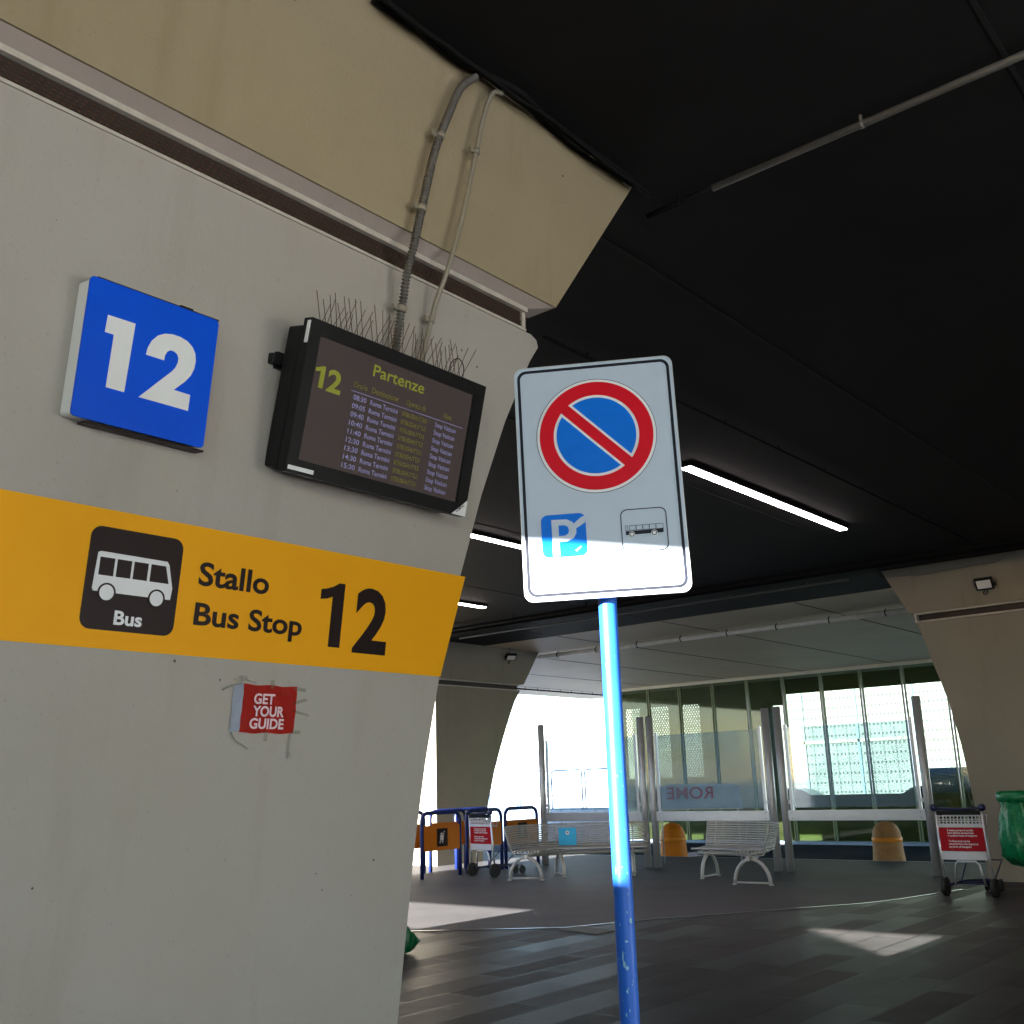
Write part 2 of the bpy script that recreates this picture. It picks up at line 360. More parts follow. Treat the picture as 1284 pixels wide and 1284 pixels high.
def smooth(pts, n=8):
    P = [Vector(q) for q in pts]; P = [2*P[0]-P[1]]+P+[2*P[-1]-P[-2]]; out = []
    for i in range(1, len(P)-2):
        for k in range(n):
            t = k/n; a, b_, c, d = P[i-1:i+3]
            out.append(.5*((2*b_)+(-a+c)*t+(2*a-5*b_+4*c-d)*t*t+(-a+3*b_-3*c+d)*t**3))
    out.append(P[-2]); return out

# ------------------------------------------------------------------ setting: ground
def sheet(name, poly, z, m_, kind='structure'):
    b = MB(); b.bm.faces.new([b.bm.verts.new((x, y, z)) for x, y in poly])
    o = b.build(name, m_, kind=kind)
    if o.data.polygons[0].normal.z < 0: o.data.flip_normals()
    return o
CE = 4.48
sheet('ground', [(-500, -500), (500, -500), (500, 500), (-500, 500)], -.36, 'yard')
sheet('road', [(-60, 19.3), (60, 19.3), (60, 28.4), (-60, 28.4)], -.33, 'asphalt')
MB().box((-13.5, 5.2, -.18), (33, 28, .36)).build('pavement', 'tiles', kind='structure')
edge = [(-4.9, 14.9), (-5.21, 13.5), (-5.42, 12.9), (-6.89, 10.53), (-7.37, 9.5), (-9, 8.3), (-14, 7.3), (-29.9, 7.0)]
sheet('smooth_floor', edge+[(-29.9, 19.18), (-4.9, 19.18)], .004, 'smooth_floor')
b = MB()
for i in range(5):
    a, c = Vector((*edge[i], .007)), Vector((*edge[i+1], .007)); d = (c-a); n_ = Vector((-d.y, d.x, 0)).normalized()*.016
    b.bm.faces.new([b.bm.verts.new(q) for q in (a-n_, c-n_, c+n_, a+n_)])
o = b.build('floor_strip', 'strip'); tag(o, 'thin bright metal strip where the tiles meet the smooth dark floor', 'floor strip')
rebase(o, (-6, 11, 0))
b = MB()
for k in range(26): b.box((-7.30+k*.022, 9.50-k*.004, .006), (.010, .34, .008))
o = b.build('drain_grate', 'grey_pipe'); tag(o, 'dark slotted drain grate let into the tiled floor', 'drain grate'); rebase(o, (-7.1, 9.5, 0))
b = MB(); b.box((-13.5, 19.24, -.17), (33, .12, .34)); b.build('kerb', 'concrete', kind='structure')

# ------------------------------------------------------------------ ceiling slab
b = MB()
b.box((6.0, 4.375, CE+.25), (41.0-.001, 25.55, .5))       # runs on out of view at right to hold back sky light
ceil_ = b.build('ceiling_black', 'black_ceiling', kind='structure')
MB().box((-18.65, 14.1, CE+.25), (8.3, 6.1, .5)).build('ceiling_black_side', 'black_ceiling', kind='structure')
b = MB(); b.box((1.85, 24.35, CE+.245), (49.3, 14.4, .5))  # carried on past the glass to shade the wall behind it
b.build('ceiling_beige', 'beige_ceiling', kind='structure')
b = MB()
for x in (1.4, -.8, -2.98, -5.3, -7.9, -10.65, -13.2): b.box((x, 4.2, CE-.002), (.022, 25, .006))
for x in (-.8, -2.98, -5.3, -7.9, -10.65, -13.2, -15.8, -18.4, -20.9): b.box((x, 23.1, CE-.008), (.022, 11.8, .006))
b.build('ceiling_joints', 'joint', kind='structure')

# ------------------------------------------------------------------ near pier (left), face leans out over the pavement
T = .1365; AL = math.atan(T); NX = Vector((math.cos(AL), 0, -math.sin(AL))); TU = Vector((math.sin(AL), 0, math.cos(AL)))
def wx(z): return -3+(z-1.5)*T
WF = frame((-3, 0, 1.5), (0, 1, 0), TU)                     # wall frame: local x = along the wall, y = up the face, z = out
def W(y, t, d=0): return Vector((-3, y, 1.5))+TU*t+NX*d
pier = thing('concrete_pier', 'large pale concrete pier with an orange bus stop band, nearest on the left', 'pier', (-3.3, 1, 0))
def pier_part(name, b, m_): 
    o = b.build(name, m_); o.data.transform(Matrix.Translation(-pier.location)); o.parent = pier; return o
prof = [(-.02, 2.98), (.65, 2.975), (1.29, 2.985), (1.6, 3.005), (1.91, 3.04), (2.32, 3.11), (2.7, 3.205), (3.05, 3.32), (3.36, 3.455), (3.44, 3.505), (3.47, 3.49), (3.485, 3.45)]
Y0 = -1.2
b = MB()
A = [(wx(z), y, z) for z, y in prof] + [(wx(3.485), Y0, 3.485), (wx(0), Y0, -.02)]
B = [(-3.80, y-.0, z) for z, y in prof] + [(-3.80, Y0, 3.485), (-3.80, Y0, -.02)]
b.loft(A, B); pier_part('pier_wall', b, 'wall')
b = MB()
blk = [(3.69, 3.635), (4.47, 4.13)]
def bx_(z): return wx(z)+.045
A = [(bx_(3.635), 3.56, 3.635), (bx_(4.475), 4.115, 4.475), (bx_(4.475), Y0, 4.475), (bx_(3.635), Y0, 3.635)]
b.loft(A, [(-3.80, y, z) for _, y, z in A]); pier_part('upper_beam', b, 'wall_top')
b = MB()                                                   # sloping soffit under the beam
A = [(bx_(3.635)-.006, 3.55, 3.633), (wx(3.59)-.0, 3.42, 3.597), (-3.3, 3.42, 3.597), (-3.3, 3.55, 3.633)]
b.loft([(x, Y0, z) for x, _, z in A], A); pier_part('soffit', b, 'soffit')
b = MB(); b.box((wx(3.54)-.212, (Y0+3.38)/2, 3.54), (.4, 3.38-Y0, .105)); gr = pier_part('vent_grille', b, 'grille')
b = MB()
for z0, z1 in ((3.575, 3.597), (3.486, 3.498)):
    b.box((wx(z0)-.02, (Y0+3.41)/2, (z0+z1)/2), (.05, 3.41-Y0, z1-z0))
b.box((wx(3.54)-.025, 3.398, 3.54), (.04, .022, .075))
pier_part('grille_frame', b, 'lip')
b = MB()
for i in range(120):
    y = .6+i*.0235
    for zz in (3.513, 3.528, 3.543, 3.558): b.box((wx(3.54)-.011, y+(zz-3.5)*.5, zz), (.004, .009, .006))
o = pier_part('grille_mesh', b, 'rust')

# vinyl band with the stop number
band = thing('bus_stop_band', 'orange vinyl band across the near pier reading Stallo Bus Stop 12', 'sign', mtx=WF @ Matrix.Translation((1.7, .41, 0)))
def bandm(o): o.data.transform(Matrix.Translation((-1.7, -.41, 0))); o.parent = band; return o
b = MB(); BB, BT = .436, .852
pts = [(Y0+.1, BB), (3.022, BB), (3.048, .53), (3.075, .64), (3.105, .75), (3.135, BT), (Y0+.1, BT)]
pts = [(Y0+.1, BB)]+[(y-.003, t) for y, t in [(3.0165+.028, BB), (3.071, .55), (3.098, .67), (3.128, .78), (3.146, BT)]]+[(Y0+.1, BT)]
pts = [(Y0+.1, BB)]+[(3.044+(t-BB)*.235, t) for t in (BB, .6, .75, BT)]+[(Y0+.1, BT)]
b.prism(pts, .001, .004); bandm(b.build('band_sheet', 'orange_band'))
bandm(MB().prism(rrect(1.512, .491, 1.823, .799, .033), .004, .006).build('icon_plate', 'dark_vinyl'))
b = MB()                                                   # bus pictogram
body = [(1.541, .72), (1.55, .724), (1.772, .722), (1.780, .712), (1.800, .64), (1.797, .604), (1.54, .604), (1.536, .612)]
b.prism(body, .006, .008); bandm(b.build('bus_pictogram', 'icon_white'))
b = MB()
for x in (1.549, 1.605, 1.661): b.prism([(x, .653), (x+.047, .653), (x+.047, .707), (x, .707)], .008, .0095)
b.prism([(1.718, .653), (1.784, .653), (1.768, .707), (1.718, .707)], .008, .0095)
for x in (1.583, 1.749): b.ring(circ(x, .603, .029, 28), circ(x, .603, .0235, 28), .0082, .0098)
bandm(b.build('bus_windows', 'dark_vinyl'))
for x in (1.583, 1.749): bandm(MB().prism(circ(x, .603, .0232, 28), .006, .0089).build('bus_wheel', 'icon_white'))
bandm(text('lettering', 'Bus', 'icon_white', None, 1.618, 1.711, .512, .553, .008, .028))
bandm(text('lettering', 'Stallo', 'dark_vinyl', None, 1.891, 2.168, .666, .741, .006, .024))
bandm(text('lettering', 'Bus Stop', 'dark_vinyl', None, 1.891, 2.327, .538, .609, .006, .024))
bandm(text('stop_number', '2', 'dark_vinyl', None, 2.565, 2.732, .508, .742, .006, .034))
bandm(MB().prism([(2.505, .742), (2.478, .742), (2.452, .727), (2.424, .717), (2.397, .712), (2.397, .676), (2.425, .680), (2.452, .690), (2.452, .509), (2.505, .509)], .004, .006).build('stop_number', 'dark_vinyl'))

# blue lightbox sign
box = thing('stop_number_sign', 'square blue lightbox sign with a white 12 above the orange band', 'sign', mtx=WF @ Matrix.Translation((1.58, 1.09, 0)))
def boxm(o): o.data.transform(Matrix.Translation((-1.58, -1.09, 0))); o.parent = box; return o
boxm(MB().prism(rrect(1.366, 1.096, 1.805, 1.512, .012), .002, .066).build('sign_box', 'white_side'))
b = MB(); b.prism(rrect(1.3645, 1.091, 1.8065, 1.518, .014), .066, .072); boxm(b.build('sign_face', 'blue_sign'))
one = [(1.432, 1.416), (1.522, 1.417), (1.516, 1.199), (1.457, 1.199), (1.459, 1.362), (1.430, 1.362)]
two = [(1.569, 1.333), (1.572, 1.357), (1.582, 1.382), (1.600, 1.404), (1.622, 1.417), (1.648, 1.423), (1.676, 1.423), (1.702, 1.417), (1.722, 1.404), (1.735, 1.386), (1.740, 1.362), (1.738, 1.336), (1.729, 1.311), (1.712, 1.287), (1.677, 1.250), (1.736, 1.249), (1.735, 1.197), (1.564, 1.197), (1.664, 1.308), (1.674, 1.324), (1.679, 1.340), (1.679, 1.354), (1.673, 1.365), (1.662, 1.371), (1.649, 1.371), (1.638, 1.363), (1.632, 1.350), (1.631, 1.333)]
b = MB(); b.prism(one, .072, .0735); b.prism(two, .072, .0735); boxm(b.build('number', 'white_sign'))
boxm(MB().box((1.62, 1.086, .03), (.40, .006, .05)).build('lower_edge', 'dark_vinyl'))
boxm(MB().box((1.60, 1.521, .035), (.42, .006, .06)).build('upper_edge', 'dark_vinyl'))
boxm(MB().box((1.69, 1.525, .06), (.045, .006, .014)).build('clip', 'black'))

# flag taped to the wall
fl = thing('taped_flag', 'small red flag with a white hem taped under the orange band', 'flag', mtx=WF @ Matrix.Translation((2.2, .2, 0)))
def flm(o): o.data.transform(Matrix.Translation((-2.2, -.2, 0))); o.parent = fl; return o
def wavy(x0, x1, y0, y1, z, m_, name):
    b = MB(); nx, ny = 14, 10; g = []
    for i in range(nx+1):
        row = []
        for j in range(ny+1):
            x = x0+(x1-x0)*i/nx; y = y0+(y1-y0)*j/ny+.002*math.sin(x*60)
            row.append(b.bm.verts.new((x-(y-.28)*.012, y, z+.0012*math.sin(x*90+y*40)+.0012*math.sin(y*120))))
        g.append(row)
    for i in range(nx):
        for j in range(ny): b.bm.faces.new([g[i][j], g[i+1][j], g[i+1][j+1], g[i][j+1]])
    bmesh.ops.solidify(b.bm, geom=b.bm.faces[:], thickness=.001)
    return flm(b.build(name, m_))
wavy(2.113, 2.337, .199, .359, .006, 'red_flag', 'flag_cloth'); wavy(2.074, 2.1132, .202, .358, .0065, 'flag_white', 'hem')
for i, (s, x1) in enumerate((('GET', 2.232), ('YOUR', 2.276), ('GUIDE', 2.280))):
    t_ = .331-i*.041; flm(text('lettering', s, 'pink_text', None, 2.155-(.008 if i == 2 else 0), x1+.008, t_-.034, t_, .0115, .03))
for P_, r_ in (([(2.09, .358, .006), (2.06, .352, .012), (2.03, .335, .008)], .0022), ([(2.095, .36, .005), (2.11, .376, .008), (2.13, .372, .006), (2.16, .366, .005)], .002),
               ([(2.083, .203, .006), (2.10, .175, .012), (2.125, .165, .009), (2.155, .148, .006)], .0024), ([(2.325, .2, .006), (2.322, .16, .01), (2.322, .115, .008)], .002),
               ([(2.322, .15, .006), (2.330, .13, .01), (2.334, .12, .008)], .0018), ([(2.11, .37, .005), (2.10, .382, .008), (2.118, .384, .006), (2.125, .37, .004)], .0015)):
    flm(MB().tube(smooth(P_, 4), r_, 6).build('string', 'string'))
for x, y, w_, hh, a in ((2.345, .352, .05, .012, -.1), (2.35, .31, .06, .010, .25), (2.36, .27, .07, .008, -.2), (2.225, .362, .014, .03, 0), (2.22, .19, .014, .035, 0), (2.345, .205, .04, .012, 0), (2.085, .375, .03, .01, .6)):
    flm(MB().box((x, y, .0095), (w_, hh, .0005), Matrix.Rotation(a, 3, 'Z')).build('tape', 'tape'))

# ------------------------------------------------------------------ departures screen
t2 = .254; A2 = math.atan(t2); TU2 = Vector((math.sin(A2), 0, math.cos(A2)))
VF = frame((-2.72-.254*1.1, 0, 1.5), (0, 1, 0), TU2)
tv = thing('departures_screen', 'black departures screen headed Partenze, tilted on the near pier', 'screen', mtx=VF @ Matrix.Translation((2.54, 1.08, 0)))
def tvm(o, par=None):
    o.data.transform(Matrix.Translation((-2.54, -1.08, 0))); o.parent = par or tv; return o
b = MB(); b.ring([(2.093, 1.080), (2.985, 1.077), (2.985, 1.614), (2.093, 1.617)], [(2.140, 1.130), (2.928, 1.126), (2.928, 1.565), (2.140, 1.568)], -.045, 0)
tvm(b.build('bezel', 'black'))
tvm(MB().box((2.534, 1.347, -.022), (.80, .45, .02)).build('display', 'screen'))
tvm(MB().box((2.539, 1.347, -.048), (.885, .53, .004)).build('seam', 'grey_pipe'))
tvm(MB().box((2.539, 1.345, -.092), (.886, .50, .082), bevel=.008).build('housing', 'black'))
tvm(MB().box((2.538, 1.345, -.14), (.70, .32, .05)).build('back_box', 'black'))
for y in (1.47, 1.20):
    for x in (2.15, 2.9):
        b = MB(); b.box((x-.045 if x < 2.5 else x, y, -.165), (.09, .04, .05), bevel=.006); b.box((x-.05 if x < 2.5 else x, y, -.20), (.03, .06, .10)); tvm(b.build('bracket', 'black'))
tvm(MB().box((2.156, 1.098, .0012), (.110, .0145, .001)).build('label', 'white_sign'))
tvm(MB().box((2.0905, 1.567, -.012), (.003, .078, .016)).build('label', 'white_sign'))
tvm(MB().prism([(2.906, 1.0785), (2.984, 1.0785), (2.984, 1.145)], .0008, .0020).build('corner_sticker', 'white_sign'))
t_ = text('lettering', 'COMPAC', 'sign_black', None, 0, .052, 0, .013, 0, .02); t_.data.transform(Matrix.Translation((2.932, 1.087, .0026)) @ Matrix.Rotation(R(40), 4, 'Z')); tvm(t_)
Zs = -.0105
tvm(text('heading', 'Partenze', 'tv_green', None, 2.404, 2.664, 1.498, 1.541, Zs, .012))
tvm(text('stop_number', '2', 'tv_green', None, 2.208, 2.272, 1.392, 1.470, Zs, .03))
tvm(MB().prism([(2.193, 1.470), (2.180, 1.470), (2.168, 1.463), (2.152, 1.458), (2.152, 1.445), (2.174, 1.450), (2.174, 1.392), (2.193, 1.392)], Zs-.001, Zs+.0004).build('stop_number', 'tv_green'))
for s, a, c in (('Orario', 2.328, 2.392), ('Destinazione', 2.414, 2.545), ('Operato da', 2.586, 2.690), ('Note', 2.790, 2.832)): tvm(text('column_heading', s, 'tv_dim', None, a, c, 1.436, 1.457, Zs))
tvm(MB().box((2.61, 1.421, Zs), (.582, .0024, .0008)).build('rule_line', 'tv_time'))
for i, s in enumerate(('08:30', '09:05', '09:40', '10:40', '11:40', '12:30', '13:30', '14:30', '15:30')):
    y = 1.392-i*.0309
    tvm(text('departure_time', s, 'tv_time', None, 2.334, 2.396, y, y+.018, Zs, .014)); tvm(text('destination', 'Roma Termini', 'tv_time', None, 2.414, 2.552, y, y+.018, Zs, .014))
    tvm(text('operator', 'SITBUSSHUTTLE', 'tv_dim', None, 2.574, 2.704, y, y+.017, Zs, .008)); tvm(text('note', 'Stop Vatican', 'tv_time', None, 2.750, 2.866, y, y+.018, Zs, .012))

sp = thing('bird_spikes', 'thin rusty bird spikes along the top of the departures screen', 'bird spikes', mtx=VF @ Matrix.Translation((2.5, 1.617, -.03)))
b = MB()
for i in range(30):
    x = -.34+i*.0245
    if i in (9, 17, 22): continue
    for s in (-1, 1):
        l_ = random.uniform(.085, .15); b.tube([(x, -.004, -.01), (x+s*l_*.42+random.uniform(-.015, .015), l_*.95, -.01-s*.015+random.uniform(-.01, .01))], .0014, 5)
b.box((.02, .004, -.01), (.78, .005, .022))
b.build('spikes', 'rust', sp)
b = MB(); b.tube(smooth([(.30, 0, -.01), (.31, .05, -.01), (.345, .075, -.01), (.38, .05, -.01), (.385, .0, -.01)], 6), .002, 6); b.build('wire_loop', 'black', sp)

# conduits on the near pier
def conduit(name, pts, rad, m_, label, corr=False, clips=(), cr=.011):
    base = Vector(pts[-1]); t_ = thing(name, label, 'conduit', base)
    P = smooth(pts, 60 if corr else 8)
    if corr:
        U_ = []; acc = 0
        for a_, c_ in zip(P, P[1:]):
            L_ = (c_-a_).length
            while acc < L_: U_.append(a_.lerp(c_, acc/L_)); acc += .0035
            acc -= L_
        P = U_
    rr = [rad*(1+.2*(1 if (i//2) % 2 else -1)) for i in range(len(P))] if corr else rad
    o = MB().tube(P, rr, 12).build('tube', m_); o.data.transform(Matrix.Translation(-base)); o.parent = t_
    for c in clips:
        q = P[int(c*(len(P)-1))]; d = (P[min(len(P)-1, int(c*(len(P)-1))+2)]-q).normalized(); b = MB()
        b.tube([q-d*.012-NX*.0, q+d*.012], rad*1.45, 12); b.box(q-NX*.006+Vector((0, -rad*1.9, 0)), (.012, .024, .024))
        o = b.build('clip', 'cream_pipe'); o.data.transform(Matrix.Translation(-base)); o.parent = t_
    return t_
conduit('corrugated_conduit', [W(*q) for q in [(2.862, 2.945, 0.095), (2.774, 2.845, 0.1), (2.721, 2.695, 0.095), (2.665, 2.51, 0.095), (2.627, 2.27, 0.095), (2.602, 2.09, 0.095), (2.598, 1.97, 0.075), (2.604, 1.873, 0.06), (2.605, 1.777, 0.05), (2.603, 1.688, 0.045), (2.60, 1.5, .04)]], .0145, 'dark_conduit', 'thick ribbed grey conduit, left of the two above the screen', True, (.27, .50, .78))
conduit('smooth_conduit', [W(*q) for q in [(3.03, 2.955, 0.095), (2.968, 2.92, 0.1), (2.932, 2.818, 0.095), (2.9, 2.619, 0.095), (2.853, 2.313, 0.095), (2.815, 2.117, 0.09), (2.799, 2.014, 0.075), (2.79, 1.923, 0.05), (2.778, 1.818, 0.04), (2.759, 1.684, 0.035), (2.74, 1.5, .03)]], .0105, 'cream_pipe', 'thin smooth cream conduit, right of the two above the screen', False, (.30, .78))

# black cables bundled where the pier meets the ceiling
b = MB()
for k in range(4):
    P = [(-2.53+.02*k+random.uniform(-.01, .01), 2.3+i*.16, 4.445-.012*k+random.uniform(-.012, .012)) for i in range(12)]
    b.tube(smooth(P, 4), .011, 7)
b.tube(smooth([(-2.5, 2.9, 4.44), (-2.45, 3.1, 4.42), (-2.5, 3.4, 4.44), (-2.48, 3.8, 4.43), (-2.5, 4.2, 4.44)], 6), .014, 8)
o = b.build('black_cable', 'black_matt'); tag(o, 'bundle of black cables where the near pier meets the ceiling', 'cable'); rebase(o, (-2.5, 3.2, 4.45))

# ------------------------------------------------------------------ far left pier and right pier
pl = thing('concrete_pier', 'far concrete pier behind the blue trolley racks, dark side and sunlit front edge', 'pier', (-16.5, 17, 0))
def pm(o, par): o.data.transform(Matrix.Translation(-par.location)); o.parent = par; return o
pp = [(-.02, 16.95), (.95, 17.1), (1.27, 17.2), (1.8, 17.38), (2.4, 17.65), (2.9, 17.9), (3.3, 18.12), (3.55, 18.32), (3.555, 15.6), (-.02, 15.6)]
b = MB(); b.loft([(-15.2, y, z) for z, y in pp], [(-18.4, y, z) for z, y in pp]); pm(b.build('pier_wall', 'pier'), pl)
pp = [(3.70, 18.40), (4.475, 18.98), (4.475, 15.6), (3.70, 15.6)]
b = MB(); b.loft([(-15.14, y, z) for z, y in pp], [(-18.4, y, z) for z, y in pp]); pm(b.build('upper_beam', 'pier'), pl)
pm(MB().box((-16.8, 16.95, 3.628), (3.1, 2.68, .14)).build('vent_grille', 'grille'), pl)
b = MB()
for z in (3.565, 3.686): b.box((-15.20, 16.93, z), (.05, 2.74, .024))
pm(b.build('grille_frame', 'lip'), pl)
pr = thing('concrete_pier', 'tan concrete pier with a floodlight at the right edge', 'pier', (-3.5, 17, 0))
def yf(z): return 16.15-.1365*z
pp = [(-.02, -4.93), (1.03, -4.95), (1.42, -4.96), (1.92, -4.985), (2.48, -5.05), (2.8, -5.115), (3.11, -5.19), (3.4, -5.245), (3.645, -5.30)]
A = [(x, yf(z), z) for z, x in pp]+[(2.5, yf(3.645), 3.645), (2.5, yf(0), -.02)]
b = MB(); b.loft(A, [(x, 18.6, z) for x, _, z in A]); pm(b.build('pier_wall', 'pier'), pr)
pp = [(3.79, -5.375), (4.11, -5.52), (4.475, -5.69)]
A = [(x, yf(z)-.05, z) for z, x in pp]+[(2.5, yf(4.475)-.05, 4.475), (2.5, yf(3.79)-.05, 3.79)]
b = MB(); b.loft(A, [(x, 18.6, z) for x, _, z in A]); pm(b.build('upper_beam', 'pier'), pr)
pm(MB().box((-1.38, 16.2, 3.717), (7.80, 1.0, .144)).build('vent_grille', 'grille'), pr)
b = MB()
for z in (3.66, 3.775): b.box((-1.4, yf(z)+.005, z), (7.84, .06, .026))
b.box((-5.30, yf(3.72)+.005, 3.718), (.03, .056, .088)); pm(b.build('grille_frame', 'lip'), pr)

# floodlights
def flood(loc, rz, label, tilt=.5):
    t_ = thing('floodlight', label, 'floodlight', loc, rz)
    rm = Matrix.Rotation(tilt, 3, 'X')
    MB().box((0, -.09, 0), (.24, .06, .17), rm, bevel=.008).build('housing', 'black', t_)
    MB().box(Vector((0, -.09, 0))+rm @ Vector((0, -.033, 0)), (.19, .006, .12), rm).build('lens', 'white_sign', t_)
    b = MB(); b.tube([(-.13, -.08, 0), (-.13, -.01, -.02), (.13, -.01, -.02), (.13, -.08, 0)], .008, 6); b.build('bracket', 'black', t_)
    b = MB(); b.tube(smooth([(-.02, -.05, -.09), (-.05, -.02, -.13), (.0, 0, -.12), (.0, 0, .1), (.01, 0, .32)], 5), .006, 6); b.build('cable', 'black_matt', t_)
    return t_
flood((-4.23, yf(4.06)-.06, 4.06), 0, 'small black floodlight with a pale lens on the right pier')
flood((-15.12, 17.9, 4.28), R(62), 'small black floodlight at the top of the far left pier', .9)
conduit('wall_conduit', [(-5.55, yf(4.4)-.07, 4.36), (-5.2, yf(4.4)-.08, 4.325), (-4.8, yf(4.3)-.07, 4.335), (-4.4, yf(4.3)-.07, 4.35), (-4.1, yf(4.3)-.07, 4.355), (-3.97, yf(4.3)-.07, 4.39), (-3.93, yf(4.4)-.07, 4.46)], .012, 'cream_pipe', 'thin cream conduit along the top of the right pier', False, (.3, .6))

# ------------------------------------------------------------------ services under the ceiling
def pipe(x0, y0, x1, y1, z, rad, m_, label, ncl, name='ceiling_pipe'):
    t_ = thing(name, label, 'pipe', ((x0+x1)/2, (y0+y1)/2, z)); a = Vector((x0, y0, z))-t_.location; c = Vector((x1, y1, z))-t_.location
    MB().tube([a, a.lerp(c, .33), a.lerp(c, .66), c], rad, 10).build('tube', m_, t_)
    for k in range(ncl):
        q = a.lerp(c, (k+.5)/ncl); d = (c-a).normalized()
        b = MB(); b.tube([q-d*.010, q+d*.010], rad*1.18, 10); b.box(q+Vector((0, 0, (CE-z)/2+.01)), (.012, .012, CE-z-.022)); b.build('clip', 'black_matt' if m_ != 'grey_pipe' else 'grey_pipe', t_)
    return t_
pipe(-2.22, 4.35, 2.5, 4.35, 4.43, .018, 'grey_pipe', 'grey metal conduit crossing the black ceiling at the upper right', 3)
pipe(-2.62, 4.36, -2.22, 4.35, 4.43, .017, 'black_matt', 'short black length of conduit beside the near pier beam', 1)
pipe(-15.3, 19.2, -5.4, 19.2, 4.39, .052, 'white_pipe', 'long white pipe under the beige ceiling beyond the black part', 9)
pipe(-14.4, 14.3, -3.0, 14.3, 4.38, .035, 'black_matt', 'thick dark pipe under the black ceiling, nearer of the two far ones', 7)
pipe(-14.4, 15.5, -6.2, 15.5, 4.42, .02, 'grey_pipe', 'thin grey pipe near the edge of the black ceiling', 6)
pipe(-4.0, 5.2, -4.0, 14.2, 4.44, .012, 'black_matt', 'thin black conduit running along the ceiling beside the lit lamp', 9)
pipe(-20.9, 24.0, -20.9, 33.5, 4.40, .022, 'black_matt', 'thin black cable run with many clips at the bright far opening', 16)
b = MB(); b.box((-4.3, 14.95, 4.40), (21, .34, .012))
for y in (14.78, 15.12): b.box((-4.3, y, 4.43), (21, .012, .07))
for k in range(12): b.box((-14.2+k*1.8, 14.95, 4.44), (.04, .30, .07))
for k in range(3): b.tube([(-14.7, 14.87+k*.07, 4.425), (6.1, 14.87+k*.07, 4.425)], .016, 6)
o = b.build('cable_tray', 'black_matt'); tag(o, 'wide black cable tray crossing the ceiling in front of the right pier', 'cable tray'); rebase(o, (-4.3, 14.95, 4.4))
for x, y0, y1, lab in ((-4.9, 8.54, 12.26, 'lit white strip lamp right of the no parking sign'), (-8.23, 8.6, 12.3, 'lit white strip lamp partly behind the no parking sign'), (-11.63, 9.4, 13.14, 'lit white strip lamp farthest back, ending beside the near pier')):
    t_ = thing('strip_lamp', lab, 'lamp', (x, (y0+y1)/2, CE), 0, 'strip lamps on the black ceiling'); L = y1-y0
    MB().box((0, 0, -.022), (.13, L+.03, .040)).build('housing', 'black_matt', t_)
    MB().box((0, 0, -.048), (.10, L, .012)).build('diffuser', 'lamp', t_)

# ------------------------------------------------------------------ no-parking sign and its pole
so = Vector((-1.369, 1.9865, 1.9175)); XD = Vector((.84057, .54171, 0)); th = R(.9)
SX = XD*math.cos(th)+Vector((0, 0, 1))*math.sin(th); SY = Vector((0, 0, 1))*math.cos(th)-XD*math.sin(th)
sg = thing('no_parking_sign', 'white no parking sign with red ring, P and bus symbols', 'sign', mtx=frame(so, SX, SY))
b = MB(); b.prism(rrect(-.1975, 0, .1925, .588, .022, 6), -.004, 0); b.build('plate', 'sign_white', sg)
b = MB(); b.ring(rrect(-.1978, -.0003, .1928, .5883, .0222, 6), rrect(-.1955, .002, .1905, .586, .0205, 6), -.012, .0006); b.build('rim', 'sign_back', sg)
b = MB(); b.ring(rrect(-.1895, .011, .1845, .580, .022, 6), rrect(-.1825, .018, .1775, .573, .016, 6), 0, .0012); b.build('border_line', 'sign_black', sg)
cx, cy = -.0035, .398
b = MB(); b.ring(circ(cx, cy, .1455, 72), circ(cx, cy, .1443, 72), 0, .0012); b.build('ring_outline', 'sign_black', sg)
b = MB(); b.prism(circ(cx, cy, .1442, 72), 0, .0010); b.build('ring_ground', 'icon_white', sg)
b = MB(); b.ring(circ(cx, cy, .1375, 72), circ(cx, cy, .1035, 72), .001, .0022)
u = Vector((1, -1)).normalized(); v = Vector((1, 1)).normalized(); c_ = Vector((cx, cy)); L = .1045
b.prism([tuple(c_+u*s*L+v*w_*.0130) for s, w_ in ((-1, -1), (1, -1), (1, 1), (-1, 1))], .001, .0021); b.build('red_ring', 'sign_red', sg)
for s in (-1, 1):
    ra = .0965; a0 = math.asin(.0190/ra); pts = []
    for k in range(31):
        a = a0+(math.pi-2*a0)*k/30; pts.append(tuple(c_+u*ra*math.cos(a)+v*s*ra*math.sin(a)))
    if s < 0: pts = pts[::-1]
    MB().prism(pts, .001, .0020).build('blue_half', 'sign_blue', sg)
ps = MB().prism(rrect(-.1495, .103, -.0430, .207, .016), 0, .0012).build('parking_square', 'sign_blue', sg)
b = MB(); b.prism([(-.1245, .106), (-.1080, .106), (-.1080, .1395), (-.0900, .1395), (-.0740, .1460), (-.0665, .1585), (-.0665, .172), (-.0735, .1855), (-.0880, .1935), (-.1245, .1945)], .0012, .0020); b.build('letter', 'sign_white', sg)
MB().prism([(-.1080, .1540), (-.0945, .1540), (-.0860, .1580), (-.0835, .1660), (-.0860, .1755), (-.0945, .1795), (-.1080, .1795)], .0020, .0024).build('letter_hole', 'sign_blue', sg)
MB().prism([(-.075, .178), (-.065, .187), (-.052, .197), (-.0435, .199), (-.0435, .184), (-.055, .176), (-.066, .170)], .0020, .0027).build('peeled_patch', 'sign_white', sg)
MB().prism([(-.071, .117), (-.058, .126), (-.056, .124), (-.068, .114)], .0020, .0026).build('peeled_patch', 'sign_white', sg)
b = MB(); b.ring(rrect(.0395, .1025, .1480, .2070, .016), rrect(.0415, .1045, .1460, .2050, .0145), 0, .0012)
